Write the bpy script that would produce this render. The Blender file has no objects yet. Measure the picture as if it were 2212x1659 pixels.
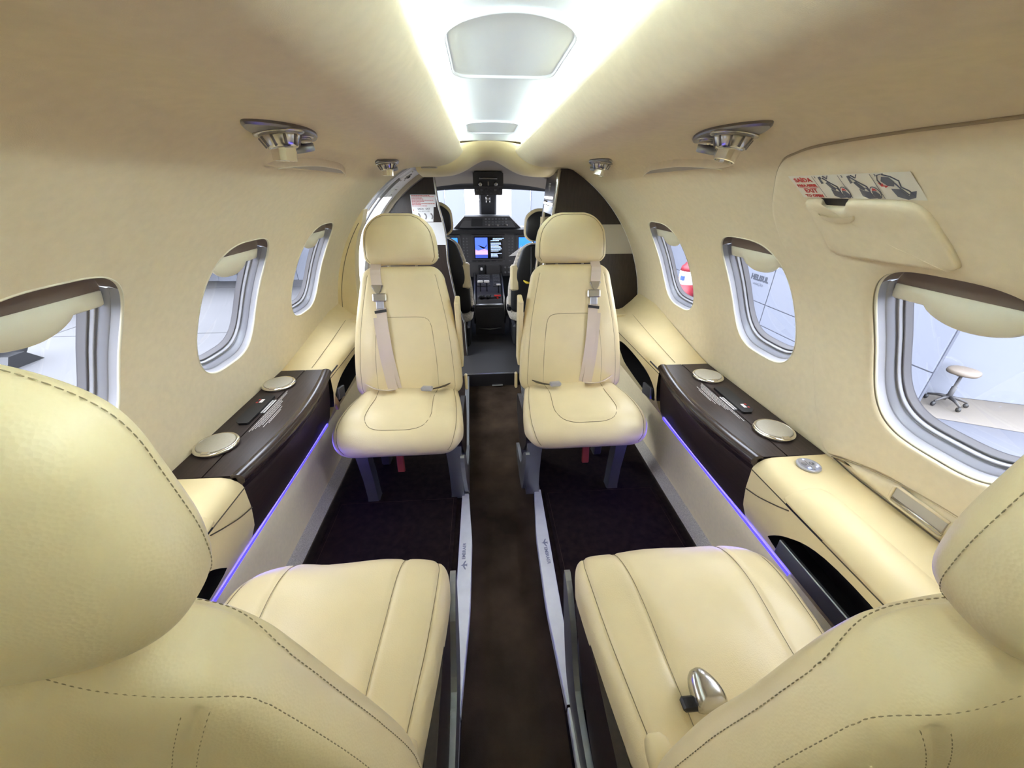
import bpy, math, random
import numpy as np
from mathutils import Vector, Matrix, Euler
random.seed(7)
SC = bpy.context.scene
COL = SC.collection
R = math.radians

# ------------------------------------------------------------------ camera
def make_camera():
    W, F = 2212.0, 815.0
    pitch, yaw = R(27.347), R(4.425)
    f = Vector((math.sin(yaw)*math.cos(pitch), math.cos(yaw)*math.cos(pitch), -math.sin(pitch)))
    r = Vector((math.cos(yaw), -math.sin(yaw), 0))
    u = r.cross(f)
    cam = bpy.data.cameras.new('camera')
    cam.sensor_width = 36.0
    cam.lens = 36.0*F/W
    cam.clip_start = 0.01
    cam.clip_end = 500
    o = bpy.data.objects.new('camera', cam)
    COL.objects.link(o)
    m = Matrix.Identity(4)
    for i in range(3):
        m[i][0], m[i][1], m[i][2] = r[i], u[i], -f[i]
    m.translation = Vector((-0.055, 0.0, 1.15))
    o.matrix_world = m
    SC.camera = o
make_camera()

# ------------------------------------------------------------------ world, sun, exposure
wd = bpy.data.worlds.new('sky'); SC.world = wd; wd.use_nodes = True
wn = wd.node_tree; wn.nodes.clear()
wo = wn.nodes.new('ShaderNodeOutputWorld'); wb = wn.nodes.new('ShaderNodeBackground')
wb.inputs['Color'].default_value = (0.86, 0.92, 1.0, 1); wb.inputs['Strength'].default_value = 4.3
wn.links.new(wb.outputs[0], wo.inputs[0])
SC.view_settings.view_transform = 'Standard'
SC.view_settings.look = 'None'
SC.view_settings.exposure = 1.65
SC.view_settings.gamma = 1.0
SC.view_settings.use_curve_mapping = False
SC.cycles.max_bounces = 16
SC.cycles.diffuse_bounces = 8
SC.cycles.transparent_max_bounces = 16
SC.cycles.sample_clamp_indirect = 6.0

COVE_POWER = 7.4
LED_POWER = 0.50

# ------------------------------------------------------------------ materials
MATS = {}
def mat(name, col, rough=.5, metal=0.0, noise=None, bump=None, coat=0.0, emis=None, spec=.5, stretch=(1, 1, 1), sheen=0.0):
    """noise=(scale, amount) varies the colour, bump=(scale, strength, distance) gives fine relief"""
    m = bpy.data.materials.new(name); m.use_nodes = True
    nt = m.node_tree; b = nt.nodes['Principled BSDF']
    b.inputs['Base Color'].default_value = (*col, 1)
    b.inputs['Roughness'].default_value = rough
    b.inputs['Metallic'].default_value = metal
    b.inputs['Specular IOR Level'].default_value = spec
    if coat:
        b.inputs['Coat Weight'].default_value = coat; b.inputs['Coat Roughness'].default_value = .12
    if sheen:
        b.inputs['Sheen Weight'].default_value = sheen
    if emis:
        b.inputs['Emission Color'].default_value = (*emis[0], 1); b.inputs['Emission Strength'].default_value = emis[1]
    tc = mp = None
    if noise or bump:
        tc = nt.nodes.new('ShaderNodeTexCoord'); mp = nt.nodes.new('ShaderNodeMapping')
        mp.inputs['Scale'].default_value = stretch
        nt.links.new(tc.outputs['Object'], mp.inputs['Vector'])
    if noise:
        n = nt.nodes.new('ShaderNodeTexNoise'); n.inputs['Scale'].default_value = noise[0]; n.inputs['Detail'].default_value = 5
        nt.links.new(mp.outputs[0], n.inputs['Vector'])
        r = nt.nodes.new('ShaderNodeValToRGB')
        a = noise[1]
        r.color_ramp.elements[0].position = .3; r.color_ramp.elements[1].position = .7
        r.color_ramp.elements[0].color = (*[max(0, c*(1-a)) for c in col], 1)
        r.color_ramp.elements[1].color = (*[min(1, c*(1+a)) for c in col], 1)
        nt.links.new(n.outputs['Fac'], r.inputs[0]); nt.links.new(r.outputs[0], b.inputs['Base Color'])
    if bump:
        n2 = nt.nodes.new('ShaderNodeTexVoronoi' if len(bump) > 3 else 'ShaderNodeTexNoise')
        n2.inputs['Scale'].default_value = bump[0]
        nt.links.new(mp.outputs[0], n2.inputs['Vector'])
        bp = nt.nodes.new('ShaderNodeBump'); bp.inputs['Strength'].default_value = bump[1]; bp.inputs['Distance'].default_value = bump[2]
        nt.links.new(n2.outputs[0], bp.inputs['Height']); nt.links.new(bp.outputs[0], b.inputs['Normal'])
    MATS[name] = m
    return m

mat('leather', (.725, .61, .36), .42, noise=(9, .035), bump=(420, .15, .0010, 'v'))
mat('lining', (.715, .615, .42), .8, noise=(60, .03), bump=(900, .18, .0006), spec=.2)
mat('armrest_leather', (.72, .60, .34), .5, noise=(12, .03), bump=(700, .15, .0006), spec=.3)
mat('kick', (.86, .75, .50), .8, noise=(80, .03), bump=(700, .2, .0008), spec=.2)
mat('gap_olive', (.38, .31, .19), .9)
mat('thread', (.26, .205, .12), .8)
mat('stitch', (.30, .245, .135), .8)
mat('seam_dark', (.10, .08, .05), .8)
mat('webbing', (.60, .50, .41), .75, bump=(900, .3, .0006), stretch=(1, 1, 1))
mat('black_cloth', (.012, .011, .012), .8)
mat('wood', (.034, .023, .019), .42, noise=(14, .22), spec=.28, stretch=(14, 1, 14))
mat('wood_lip', (.036, .024, .020), .25, noise=(14, .2), spec=.45, stretch=(14, 1, 14))
mat('bulkhead_wood', (.022, .014, .011), .4, noise=(16, .3), stretch=(9, 9, 1), spec=.5)
mat('band_taupe', (.42, .385, .32), .5)
mat('band_white', (.72, .72, .74), .4)
mat('chrome', (.86, .84, .78), .12, 1.0)
mat('cup_lid', (.46, .43, .345), .42, .25, noise=(300, .04))
mat('steel', (.55, .54, .52), .22, 1.0)
mat('steel_dark', (.24, .225, .21), .36, 1.0)
mat('grey_metal', (.33, .34, .35), .38, .85)
mat('white_rail', (.72, .74, .73), .35, .25, noise=(30, .05))
mat('silver', (.42, .42, .465), .3, .4)
mat('reveal_grey', (.235, .235, .265), .35, .3)
mat('frame_grey', (.24, .235, .245), .45, .25)
mat('seal', (.10, .095, .10), .6)
mat('slot_brown', (.16, .12, .095), .7)
mat('shade', (.72, .67, .50), .5)
mat('white_paint', (.88, .89, .92), .4)
mat('ceiling', (.76, .815, .85), .42, noise=(3, .02))
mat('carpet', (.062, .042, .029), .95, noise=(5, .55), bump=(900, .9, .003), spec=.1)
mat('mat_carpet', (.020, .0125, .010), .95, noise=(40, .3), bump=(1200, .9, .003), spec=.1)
mat('riser', (.56, .53, .47), .9, noise=(420, .35), bump=(700, .6, .002))
mat('black', (.010, .010, .011), .5)
mat('black_gloss', (.012, .012, .014), .12)
mat('dark_plastic', (.032, .030, .031), .5)
mat('panel_grey', (.050, .048, .050), .55)
mat('button', (.09, .09, .095), .5)
mat('print_white', (.72, .70, .68), .6)
mat('print_red', (.55, .04, .03), .6)
mat('print_grey', (.10, .10, .12), .6)
mat('placard', (.70, .66, .55), .5)
mat('placard_white', (.85, .85, .88), .4)
mat('outside_red', (.22, .012, .02), .5)
mat('red', (.60, .03, .03), .45)
mat('yellow', (.80, .58, .05), .5)
mat('sheepskin', (.72, .66, .56), .95, noise=(80, .2), bump=(160, 1.0, .01))
mat('cockpit_lining', (.42, .36, .28), .8)
mat('screen_black', (.004, .004, .006), .1)
mat('screen_sky', (.01, .02, .08), .2, emis=((.05, .10, .55), .9))
mat('screen_pink', (.1, .05, .1), .2, emis=((.50, .28, .55), .8))
mat('screen_sea', (.01, .02, .05), .2, emis=((.03, .05, .28), .8))
mat('screen_text', (.2, .3, .5), .2, emis=((.35, .50, .95), 1.2))
mat('screen_blue', (.01, .05, .3), .2, emis=((.02, .13, .75), 1.1))
mat('led_blue', (.02, .02, .3), .4, emis=((.03, .022, 1.0), 1.7))
mat('lamp_warm', (.9, .9, .8), .4, emis=((1, .95, .85), 3.0))
mat('button_glow', (.3, .4, .8), .4, emis=((.4, .55, 1.0), 1.0))
mat('concrete', (.043, .042, .0445), .8, noise=(.6, .12))
mat('floor_blue', (.034, .036, .047), .6, noise=(.7, .1))
mat('floor_beige', (.087, .075, .062), .7, noise=(1, .06))
mat('hangar_white', (.128, .136, .164), .55, noise=(.5, .03))
mat('joint', (.024, .0235, .025), .8)
mat('panel_line', (.060, .064, .082), .7)
mat('sign_grey', (.026, .029, .040), .6)
mat('letter_grey', (.22, .24, .30), .6)
mat('stool_wood', (.105, .082, .06), .55)
mat('aircraft_paint', (.09, .10, .125), .3)
mat('aircraft_dark', (.028, .034, .048), .4)
mat('tyre', (.02, .02, .022), .8)
mat('bookwood', (.40, .24, .12), .6)
mat('book_blue', (.05, .09, .25), .35)
mat('life_red', (.25, .03, .02), .7)

def glass_mat(name, tint=(1, 1, 1), refl=.06):
    m = bpy.data.materials.new(name); m.use_nodes = True
    nt = m.node_tree; nt.nodes.clear()
    o = nt.nodes.new('ShaderNodeOutputMaterial'); t = nt.nodes.new('ShaderNodeBsdfTransparent'); g = nt.nodes.new('ShaderNodeBsdfGlossy')
    t.inputs[0].default_value = (*tint, 1); g.inputs['Roughness'].default_value = .03
    mx = nt.nodes.new('ShaderNodeMixShader'); mx.inputs[0].default_value = refl
    nt.links.new(t.outputs[0], mx.inputs[1]); nt.links.new(g.outputs[0], mx.inputs[2]); nt.links.new(mx.outputs[0], o.inputs[0])
    MATS[name] = m
glass_mat('glass', (.93, .94, 1.0), .05)

# ------------------------------------------------------------------ object helpers
def tag(o, label=None, cat=None, group=None, kind=None):
    if label: o['label'] = label
    if cat: o['category'] = cat
    if group: o['group'] = group
    if kind: o['kind'] = kind
    return o

def mk(name, V, Fc, m, parent=None, smooth=True, loc=None, **kw):
    me = bpy.data.meshes.new(name)
    me.from_pydata([tuple(map(float, v)) for v in V], [], [tuple(int(i) for i in f) for f in Fc])
    ms = m if isinstance(m, (list, tuple)) else [m]
    for x in ms: me.materials.append(MATS[x])
    me.validate(); me.update()
    if smooth:
        me.polygons.foreach_set('use_smooth', [True]*len(me.polygons))
    o = bpy.data.objects.new(name, me); COL.objects.link(o)
    if parent is not None: o.parent = parent
    if loc: o.location = loc
    tag(o, **kw)
    return o

def thing(name, label, cat, loc=(0, 0, 0), rot=(0, 0, 0), group=None, kind=None, parent=None):
    o = bpy.data.objects.new(name, None); COL.objects.link(o)
    o.location = loc; o.rotation_euler = rot; o.empty_display_size = .05
    if parent: o.parent = parent
    tag(o, label, cat, group, kind)
    return o

class MB:
    """collects simple solids into one mesh"""
    def __init__(s): s.V = []; s.F = []
    def add(s, V, Fc):
        k = len(s.V); s.V += [tuple(v) for v in V]; s.F += [tuple(i+k for i in f) for f in Fc]
        return s
    def box(s, c, d, rot=None, bev=0.0):
        hx, hy, hz = d[0]/2, d[1]/2, d[2]/2
        if bev <= 0:
            V = [(sx*hx, sy*hy, sz*hz) for sz in (-1, 1) for sy in (-1, 1) for sx in (-1, 1)]
            Fc = [(0, 2, 3, 1), (4, 5, 7, 6), (0, 1, 5, 4), (2, 6, 7, 3), (0, 4, 6, 2), (1, 3, 7, 5)]
        else:
            b = min(bev, hx*.95, hy*.95, hz*.95)
            V = []; idx = {}
            for sx in (-1, 1):
                for sy in (-1, 1):
                    for sz in (-1, 1):
                        for ax in range(3):
                            p = [sx*(hx-b), sy*(hy-b), sz*(hz-b)]
                            p[ax] = (sx*hx, sy*hy, sz*hz)[ax]
                            idx[(sx, sy, sz, ax)] = len(V); V.append(tuple(p))
            Fc = []
            for ax in range(3):
                a, c2 = [i for i in range(3) if i != ax]
                for sg in (-1, 1):
                    q = []
                    for (i, j) in ((-1, -1), (1, -1), (1, 1), (-1, 1)):
                        k = [0, 0, 0]; k[ax] = sg; k[a] = i; k[c2] = j
                        q.append(idx[(*k, ax)])
                    Fc.append(tuple(q))
            for ax in range(3):
                a, c2 = [i for i in range(3) if i != ax]
                for i in (-1, 1):
                    for j in (-1, 1):
                        q = []
                        for sg, face in ((-1, a), (1, a), (1, c2), (-1, c2)):
                            k = [0, 0, 0]; k[ax] = sg; k[a] = i; k[c2] = j
                            q.append(idx[(*k, face)])
                        Fc.append(tuple(q))
            for sx in (-1, 1):
                for sy in (-1, 1):
                    for sz in (-1, 1):
                        Fc.append((idx[(sx, sy, sz, 0)], idx[(sx, sy, sz, 1)], idx[(sx, sy, sz, 2)]))
        M = rot.to_matrix() if isinstance(rot, Euler) else rot
        out = []
        for v in V:
            p = Vector(v)
            if M is not None: p = M @ p
            out.append((p.x+c[0], p.y+c[1], p.z+c[2]))
        return s.add(out, Fc)
    def tube(s, pts, r, n=8, cap=True):
        pts = [Vector(p) for p in pts]
        rs = r if isinstance(r, (list, tuple)) else [r]*len(pts)
        k0 = len(s.V); prev = None
        for i, p in enumerate(pts):
            t = (pts[min(i+1, len(pts)-1)]-pts[max(i-1, 0)])
            if t.length < 1e-9: t = Vector((0, 0, 1))
            t.normalize()
            a = prev if prev is not None else (Vector((0, 0, 1)) if abs(t.z) < .9 else Vector((1, 0, 0)))
            b = t.cross(a)
            if b.length < 1e-6: b = t.cross(Vector((0, 1, 0)))
            b.normalize(); a = b.cross(t).normalized(); prev = a
            for j in range(n):
                th = 2*math.pi*j/n
                q = p+(a*math.cos(th)+b*math.sin(th))*rs[i]
                s.V.append((q.x, q.y, q.z))
        for i in range(len(pts)-1):
            for j in range(n):
                s.F.append((k0+i*n+j, k0+i*n+(j+1) % n, k0+(i+1)*n+(j+1) % n, k0+(i+1)*n+j))
        if cap:
            s.F.append(tuple(k0+j for j in reversed(range(n))))
            s.F.append(tuple(k0+(len(pts)-1)*n+j for j in range(n)))
        return s
    def lathe(s, prof, n=32, M=None):
        """prof: list of (r, z)"""
        k0 = len(s.V)
        for (r, z) in prof:
            for j in range(n):
                th = 2*math.pi*j/n
                p = Vector((r*math.cos(th), r*math.sin(th), z))
                if M is not None: p = M @ p
                s.V.append((p.x, p.y, p.z))
        for i in range(len(prof)-1):
            for j in range(n):
                s.F.append((k0+i*n+j, k0+i*n+(j+1) % n, k0+(i+1)*n+(j+1) % n, k0+(i+1)*n+j))
        s.F.append(tuple(k0+j for j in reversed(range(n))))
        s.F.append(tuple(k0+(len(prof)-1)*n+j for j in range(n)))
        return s
    def prism(s, poly, fn0, fn1):
        """poly of 2D points, fn0/fn1 map to 3D for the two faces"""
        k = len(s.V); n = len(poly)
        s.V += [tuple(fn0(*p)) for p in poly]+[tuple(fn1(*p)) for p in poly]
        s.F.append(tuple(k+i for i in range(n))); s.F.append(tuple(k+n+i for i in reversed(range(n))))
        for i in range(n):
            j = (i+1) % n
            s.F.append((k+i, k+n+i, k+n+j, k+j))
        return s
    def build(s, name, m, parent=None, smooth=False, **kw):
        o = mk(name, s.V, s.F, m, parent, smooth, **kw)
        if smooth:
            pass
        return o

def loft(rows, closed=False, flip=False, cap=False):
    """rows: list of lists of points -> V,F"""
    n = len(rows[0]); V = [p for r in rows for p in r]; Fc = []
    for i in range(len(rows)-1):
        for j in range(n if closed else n-1):
            k = (j+1) % n
            q = (i*n+j, i*n+k, (i+1)*n+k, (i+1)*n+j)
            Fc.append(q[::-1] if flip else q)
    if cap:
        Fc.append(tuple(range(n)) if flip else tuple(reversed(range(n))))
        b = (len(rows)-1)*n
        Fc.append(tuple(b+i for i in (reversed(range(n)) if flip else range(n))))
    return V, Fc

def spline(xs, ys):
    """smooth 1-D interpolation"""
    xs = np.array(xs, float); ys = np.array(ys, float)
    m = np.zeros_like(ys); d = np.diff(ys)/np.diff(xs)
    m[0], m[-1] = d[0], d[-1]
    for i in range(1, len(xs)-1):
        m[i] = 0 if d[i-1]*d[i] <= 0 else 2*d[i-1]*d[i]/(d[i-1]+d[i])
    def f(x):
        x = np.clip(np.asarray(x, float), xs[0], xs[-1])
        i = np.clip(np.searchsorted(xs, x)-1, 0, len(xs)-2)
        h = xs[i+1]-xs[i]; t = (x-xs[i])/h
        return ((2*t**3-3*t**2+1)*ys[i]+(t**3-2*t**2+t)*h*m[i]+(-2*t**3+3*t**2)*ys[i+1]+(t**3-t**2)*h*m[i+1])
    return f

def crom(pts, n=8, closed=False):
    """Catmull-Rom through points (any dimension)"""
    P = [np.array(p, float) for p in pts]; out = []
    N = len(P)
    for i in range(N if closed else N-1):
        g = lambda k: P[k % N] if closed else P[min(max(k, 0), N-1)]
        a, b, c, d = g(i-1), g(i), g(i+1), g(i+2)
        for j in range(n):
            t = j/n
            out.append(.5*((2*b)+(-a+c)*t+(2*a-5*b+4*c-d)*t*t+(-a+3*b-3*c+d)*t**3))
    if not closed: out.append(P[-1])
    return out

def text_mesh(name, body, size, M, m, parent=None, bold=0.0, align='CENTER', **kw):
    cu = bpy.data.curves.new(name, 'FONT'); cu.body = body; cu.size = size; cu.align_x = align; cu.align_y = 'CENTER'
    cu.offset = bold; cu.resolution_u = 3; cu.extrude = 0.0002
    o = bpy.data.objects.new(name, cu); COL.objects.link(o)
    dg = bpy.context.evaluated_depsgraph_get()
    me = bpy.data.meshes.new_from_object(o.evaluated_get(dg))
    bpy.data.objects.remove(o); bpy.data.curves.remove(cu)
    me.name = name; me.materials.clear(); me.materials.append(MATS[m])
    me.transform(M)
    ob = bpy.data.objects.new(name, me); COL.objects.link(ob)
    if parent is not None: ob.parent = parent
    return tag(ob, **kw)

def frame(o, ex, ey):
    """matrix with local x along ex, local y along ey"""
    ex = Vector(ex).normalized(); ey = Vector(ey); ey = (ey-ex*ey.dot(ex)).normalized(); ez = ex.cross(ey)
    M = Matrix.Identity(4)
    for i in range(3): M[i][0], M[i][1], M[i][2], M[i][3] = ex[i], ey[i], ez[i], o[i]
    return M

# ================================================================== CABIN SHELL
RR, ZC = 0.84, 0.50
TH0, TH1 = R(-14), R(60.5)
_th = np.linspace(TH0, TH1, 160)
_px = list(RR*np.cos(_th)); _pz = list(ZC+RR*np.sin(_th))
_lobe = crom([(_px[-4], _pz[-4]), (_px[-1], _pz[-1]), (.345, 1.243), (.270, 1.243), (.205, 1.254), (.160, 1.275), (.132, 1.298), (.124, 1.312), (.130, 1.319), (.150, 1.320)], 14)[15:]
for q in _lobe: _px.append(q[0]); _pz.append(q[1])
_px, _pz = np.array(_px), np.array(_pz)
_ss = np.concatenate([[0], np.cumsum(np.hypot(np.diff(_px), np.diff(_pz)))])
S_END = _ss[-1]
def s_of(theta): return (theta-TH0)*RR
def secn(s):
    x = np.interp(s, _ss, _px); z = np.interp(s, _ss, _pz)
    e = .004
    dx = np.interp(np.minimum(s+e, S_END), _ss, _px)-np.interp(np.maximum(s-e, 0), _ss, _px)
    dz = np.interp(np.minimum(s+e, S_END), _ss, _pz)-np.interp(np.maximum(s-e, 0), _ss, _pz)
    l = math.hypot(dx, dz)
    return x, z, dz/l, -dx/l          # outward normal
def WP(y, s, side, depth=0.0):
    x, z, nx, nz = secn(s)
    return Vector((side*(x+nx*depth), y, z+nz*depth))

def ray_outline(poly, c, ang):
    """distance from c to polygon outline along ang (star shaped)"""
    d = (math.cos(ang), math.sin(ang)); best = None
    n = len(poly)
    for i in range(n):
        a, b = poly[i], poly[(i+1) % n]
        ex, ey = b[0]-a[0], b[1]-a[1]
        den = d[0]*ey-d[1]*ex
        if abs(den) < 1e-12: continue
        t = ((a[0]-c[0])*ey-(a[1]-c[1])*ex)/den
        u = ((a[0]-c[0])*d[1]-(a[1]-c[1])*d[0])/den
        if t > 0 and -1e-6 <= u <= 1+1e-6 and (best is None or t > best): best = t
    return best

def holed_grid(ys, ss, tiles, surf, rings=9, power=1.4):
    """regular (y,s) grid with star-shaped holes. tiles: (iy0,iy1,is0,is1,outline,centre). Returns V,F,loops"""
    ny, ns = len(ys), len(ss); V = []; Fc = []; loops = []
    for i in range(ny):
        for j in range(ns): V.append(surf(ys[i], ss[j]))
    blocked = set()
    for (a, b, c, d, _, _) in tiles:
        for i in range(a, b):
            for j in range(c, d): blocked.add((i, j))
    g = lambda i, j: i*ns+j
    for i in range(ny-1):
        for j in range(ns-1):
            if (i, j) not in blocked: Fc.append((g(i, j), g(i+1, j), g(i+1, j+1), g(i, j+1)))
    for (a, b, c, d, poly, ctr) in tiles:
        bd = [(i, c) for i in range(a, b)]+[(b, j) for j in range(c, d)]+[(i, d) for i in range(b, a, -1)]+[(a, j) for j in range(d, c, -1)]
        K = len(bd); prev = [g(*q) for q in bd]; inner = []
        for (i, j) in bd:
            dy, ds = ys[i]-ctr[0], ss[j]-ctr[1]
            t = ray_outline(poly, ctr, math.atan2(ds, dy))
            l = math.hypot(dy, ds)
            inner.append((ctr[0]+dy/l*t, ctr[1]+ds/l*t))
        for k in range(1, rings+1):
            w = 1-(1-k/rings)**power if k < rings else 1.0
            cur = []
            for m_, (i, j) in enumerate(bd):
                y = ys[i]*(1-w)+inner[m_][0]*w; s = ss[j]*(1-w)+inner[m_][1]*w
                cur.append(len(V)); V.append(surf(y, s))
            for m_ in range(K):
                n_ = (m_+1) % K
                Fc.append((prev[m_], prev[n_], cur[n_], cur[m_]))
            prev = cur
        loops.append(inner)
    return V, Fc, loops

def superell(cy, cs, hy, hs, n=3.3, K=96):
    out = []
    for k in range(K):
        t = 2*math.pi*k/K
        c, s = math.cos(t), math.sin(t)
        out.append((cy+hy*math.copysign(abs(c)**(2/n), c), cs+hs*math.copysign(abs(s)**(2/n), s)))
    return out

WTH = R(25.8); WS = s_of(WTH); WH = .196; WW = .144
WY = {-1: [.582, 1.099, 1.645], 1: [.530, 1.046, 1.597]}
Y_AFT, Y_BULK = -0.9, 2.10

def build_wall(side):
    s_low = list(np.arange(0, s_of(R(1)), .04)); 
    ss = s_low+list(np.linspace(s_of(R(1)), s_of(R(50)), 30))+list(np.linspace(s_of(R(52)), TH1*0+s_of(TH1), 6))+list(np.linspace(s_of(TH1)+.015, S_END, 36))
    ys = set(np.round(np.arange(Y_AFT, Y_BULK+.001, .06), 4)); ys.add(Y_BULK)
    for c in WY[side]:
        ys = {y for y in ys if not (c-.205 < y < c+.205)}
        for q in np.linspace(c-.2, c+.2, 15): ys.add(round(float(q), 4))
    ys = sorted(ys)
    tiles = []
    i0 = min(range(len(ss)), key=lambda k: abs(ss[k]-s_of(R(1)))); i1 = min(range(len(ss)), key=lambda k: abs(ss[k]-s_of(R(50))))
    for c in WY[side]:
        a = min(range(len(ys)), key=lambda k: abs(ys[k]-(c-.2))); b = min(range(len(ys)), key=lambda k: abs(ys[k]-(c+.2)))
        tiles.append((a, b, i0, i1, superell(c, WS, WW, WH), (c, WS)))
    V, Fc, loops = holed_grid(ys, ss, tiles, lambda y, s: WP(y, s, side))
    nm = 'wall_left' if side < 0 else 'wall_right'
    lb = 'cream curved cabin sidewall and headliner with three windows, '+('left' if side < 0 else 'right')+' side'
    mk(nm, V, Fc, 'lining', kind='structure', label=lb)

def build_window(side, c, idx):
    n = 'window_%d' % idx
    _, _, nx, nz = secn(WS)
    N = Vector((side*nx, 0, nz))
    names = ['nearest', 'middle', 'farthest']
    root = thing(n, 'rounded cabin window in silver frame with pull-down shade, %s on the %s side' % (names[(idx-1) % 3], 'left' if side < 0 else 'right'), None, tuple(WP(c, WS, side)), kind='structure')
    inv = Matrix.Translation(-Vector(WP(c, WS, side)))
    K = 96
    def ring(sc, dep):
        dep = dep*.72; sc = 1-(1-sc)*.74 if sc < 1 else sc
        return [inv @ (WP(y, s, side)+N*dep) for (y, s) in superell(c, WS, WW*sc, WH*(sc if sc > .98 else sc-.0), K=K)]
    def strip(levels, sel=lambda k: True):
        rows = [ring(*l) for l in levels]; V = [p for r in rows for p in r]; Fc = []
        for i in range(len(rows)-1):
            for j in range(K):
                if sel(j): Fc.append((i*K+j, i*K+(j+1) % K, (i+1)*K+(j+1) % K, (i+1)*K+j))
        return V, Fc
    top = lambda k: R(42) < 2*math.pi*(k+.5)/K < R(138)
    mk('trim_lip', *strip([(1.012, .004), (1.010, -.002), (1.0, -.003), (.992, .004)]), 'shade', root)
    mk('outer_reveal', *strip([(.992, .004), (.985, .016), (.975, .022)], lambda k: not top(k)), 'frame_grey', root)
    mk('reveal', *strip([(.975, .022), (.955, .024), (.945, .046), (.925, .050)], lambda k: not top(k)), 'reveal_grey', root)
    mk('top_slot', *strip([(.992, .004), (.985, .020), (.955, .036), (.925, .050)], top), 'slot_brown', root)
    mk('inner_frame', *strip([(.925, .050), (.915, .046), (.900, .050), (.895, .062)]), 'frame_grey', root)
    mk('seal', *strip([(.895, .062), (.880, .058), (.865, .062), (.86, .078), (.85, .080)]), 'seal', root)
    P = ring(.87, .079)
    mk('pane', P, [tuple(range(K))], 'glass', root, smooth=False)
    # shade: a plate with a rounded pull lobe
    nyc = 28; rows = []
    for k in range(nyc+1):
        u = .93*(-1+2*k/nyc)
        hw = .955*WW
        y = c+u*hw
        # window outline height here
        lim = WH*.955*(max(0, 1-abs(u)**3.3))**(1/3.3)
        stop = min(lim, .70*WH)
        lob = max(0, math.cos(min(abs(u)/.52, 1)*math.pi/2))**.6 if abs(u) < .52 else 0
        sbot = WH*(.52-.14*lob)
        sbot = min(sbot, stop-.002)
        def q(s, d): return inv @ (WP(y, WS+s, side)+N*d)
        bulge = -.010*lob
        mid = .5*(stop+sbot)
        rows.append([q(stop, .030), q(stop, .024), q(mid, .022+bulge*.6), q(sbot+.006, .022+bulge), q(sbot, .025+bulge*.6), q(sbot+.003, .032), q(mid, .032)])
    V, Fc = loft(rows, closed=True, cap=True)
    mk('shade', V, Fc, 'shade', root)
    rows = []
    for k in range(nyc+1):
        u = .93*(-1+2*k/nyc); y = c+u*.955*WW
        lim = WH*.97*(max(0, 1-abs(u)**3.3))**(1/3.3); a_ = min(.60*WH, lim-.004)
        rows.append([inv @ (WP(y, WS+q_, side)+N*.027) for q_ in (a_, lim)])
    V, Fc = loft(rows); mk('shade_housing', V, Fc, 'slot_brown', root, False)

for sd in (-1, 1):
    build_wall(sd)
    for i, c in enumerate(WY[sd]): build_window(sd, c, i+1+(0 if sd < 0 else 3))

# ---- aft bulkhead behind the camera, seals the cabin
def arc_poly(r, x_sign=0, n=48, th0=R(-14), th1=R(194)):
    return [(r*math.cos(t), ZC+r*math.sin(t)) for t in np.linspace(th0, th1, n)]
m_ = MB(); m_.prism(arc_poly(.86)+[(-.82, -.12), (.82, -.12)], lambda x, z: (x, Y_AFT, z), lambda x, z: (x, Y_AFT-.03, z))
m_.build('wall_back', 'lining', kind='structure', label='cream aft cabin bulkhead behind the rear seats')

# ---- ceiling panel with cove, hatches
rows = []
for y in np.linspace(Y_AFT, 2.115, 40):
    rows.append([(x, y, 1.352-.06*x*x) for x in np.linspace(-.225, .225, 25)])
V, Fc = loft(rows, flip=True)
mk('ceiling', V, Fc, 'ceiling', kind='structure', label='pale centre ceiling panel lit by hidden cove lights')
# cove channel (white box above the headliner lip)
for sd in (-1, 1):
    rows = []
    for y in (Y_AFT, 2.13):
        rows.append([(sd*.150, y, 1.320), (sd*.154, y, 1.334), (sd*.232, y, 1.334), (sd*.240, y, 1.340), (sd*.225, y, 1.352-.06*.225**2)])
    V, Fc = loft(rows, flip=(sd < 0))
    mk('trim_%d' % (1 if sd < 0 else 2), V, Fc, 'ceiling', smooth=False, kind='structure', label='white cove channel above the %s headliner edge' % ('left' if sd < 0 else 'right'))
    L = bpy.data.lights.new('cove_light', 'AREA'); L.shape = 'RECTANGLE'; L.size = 3.0; L.size_y = .030; L.energy = COVE_POWER; L.color = (.93, 1.0, .97)
    lo = bpy.data.objects.new('cove_light', L); COL.objects.link(lo)
    lo.matrix_world = frame((sd*.205, (Y_AFT+2.1)/2, 1.3225), (0, 1, 0), (sd*1, 0, .0)) if False else Matrix.Identity(4)
    # area lights shine along local -Z: aim up and inward
    d = Vector((-sd*.12, 0, 1)).normalized(); ex = Vector((0, 1, 0)); ez = -d; ey = ez.cross(ex)
    M = Matrix.Identity(4)
    for i in range(3): M[i][0], M[i][1], M[i][2] = ex[i], ey[i], ez[i]
    M.translation = Vector((sd*.172, (Y_AFT+2.1)/2, 1.3365)); lo.matrix_world = M

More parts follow.
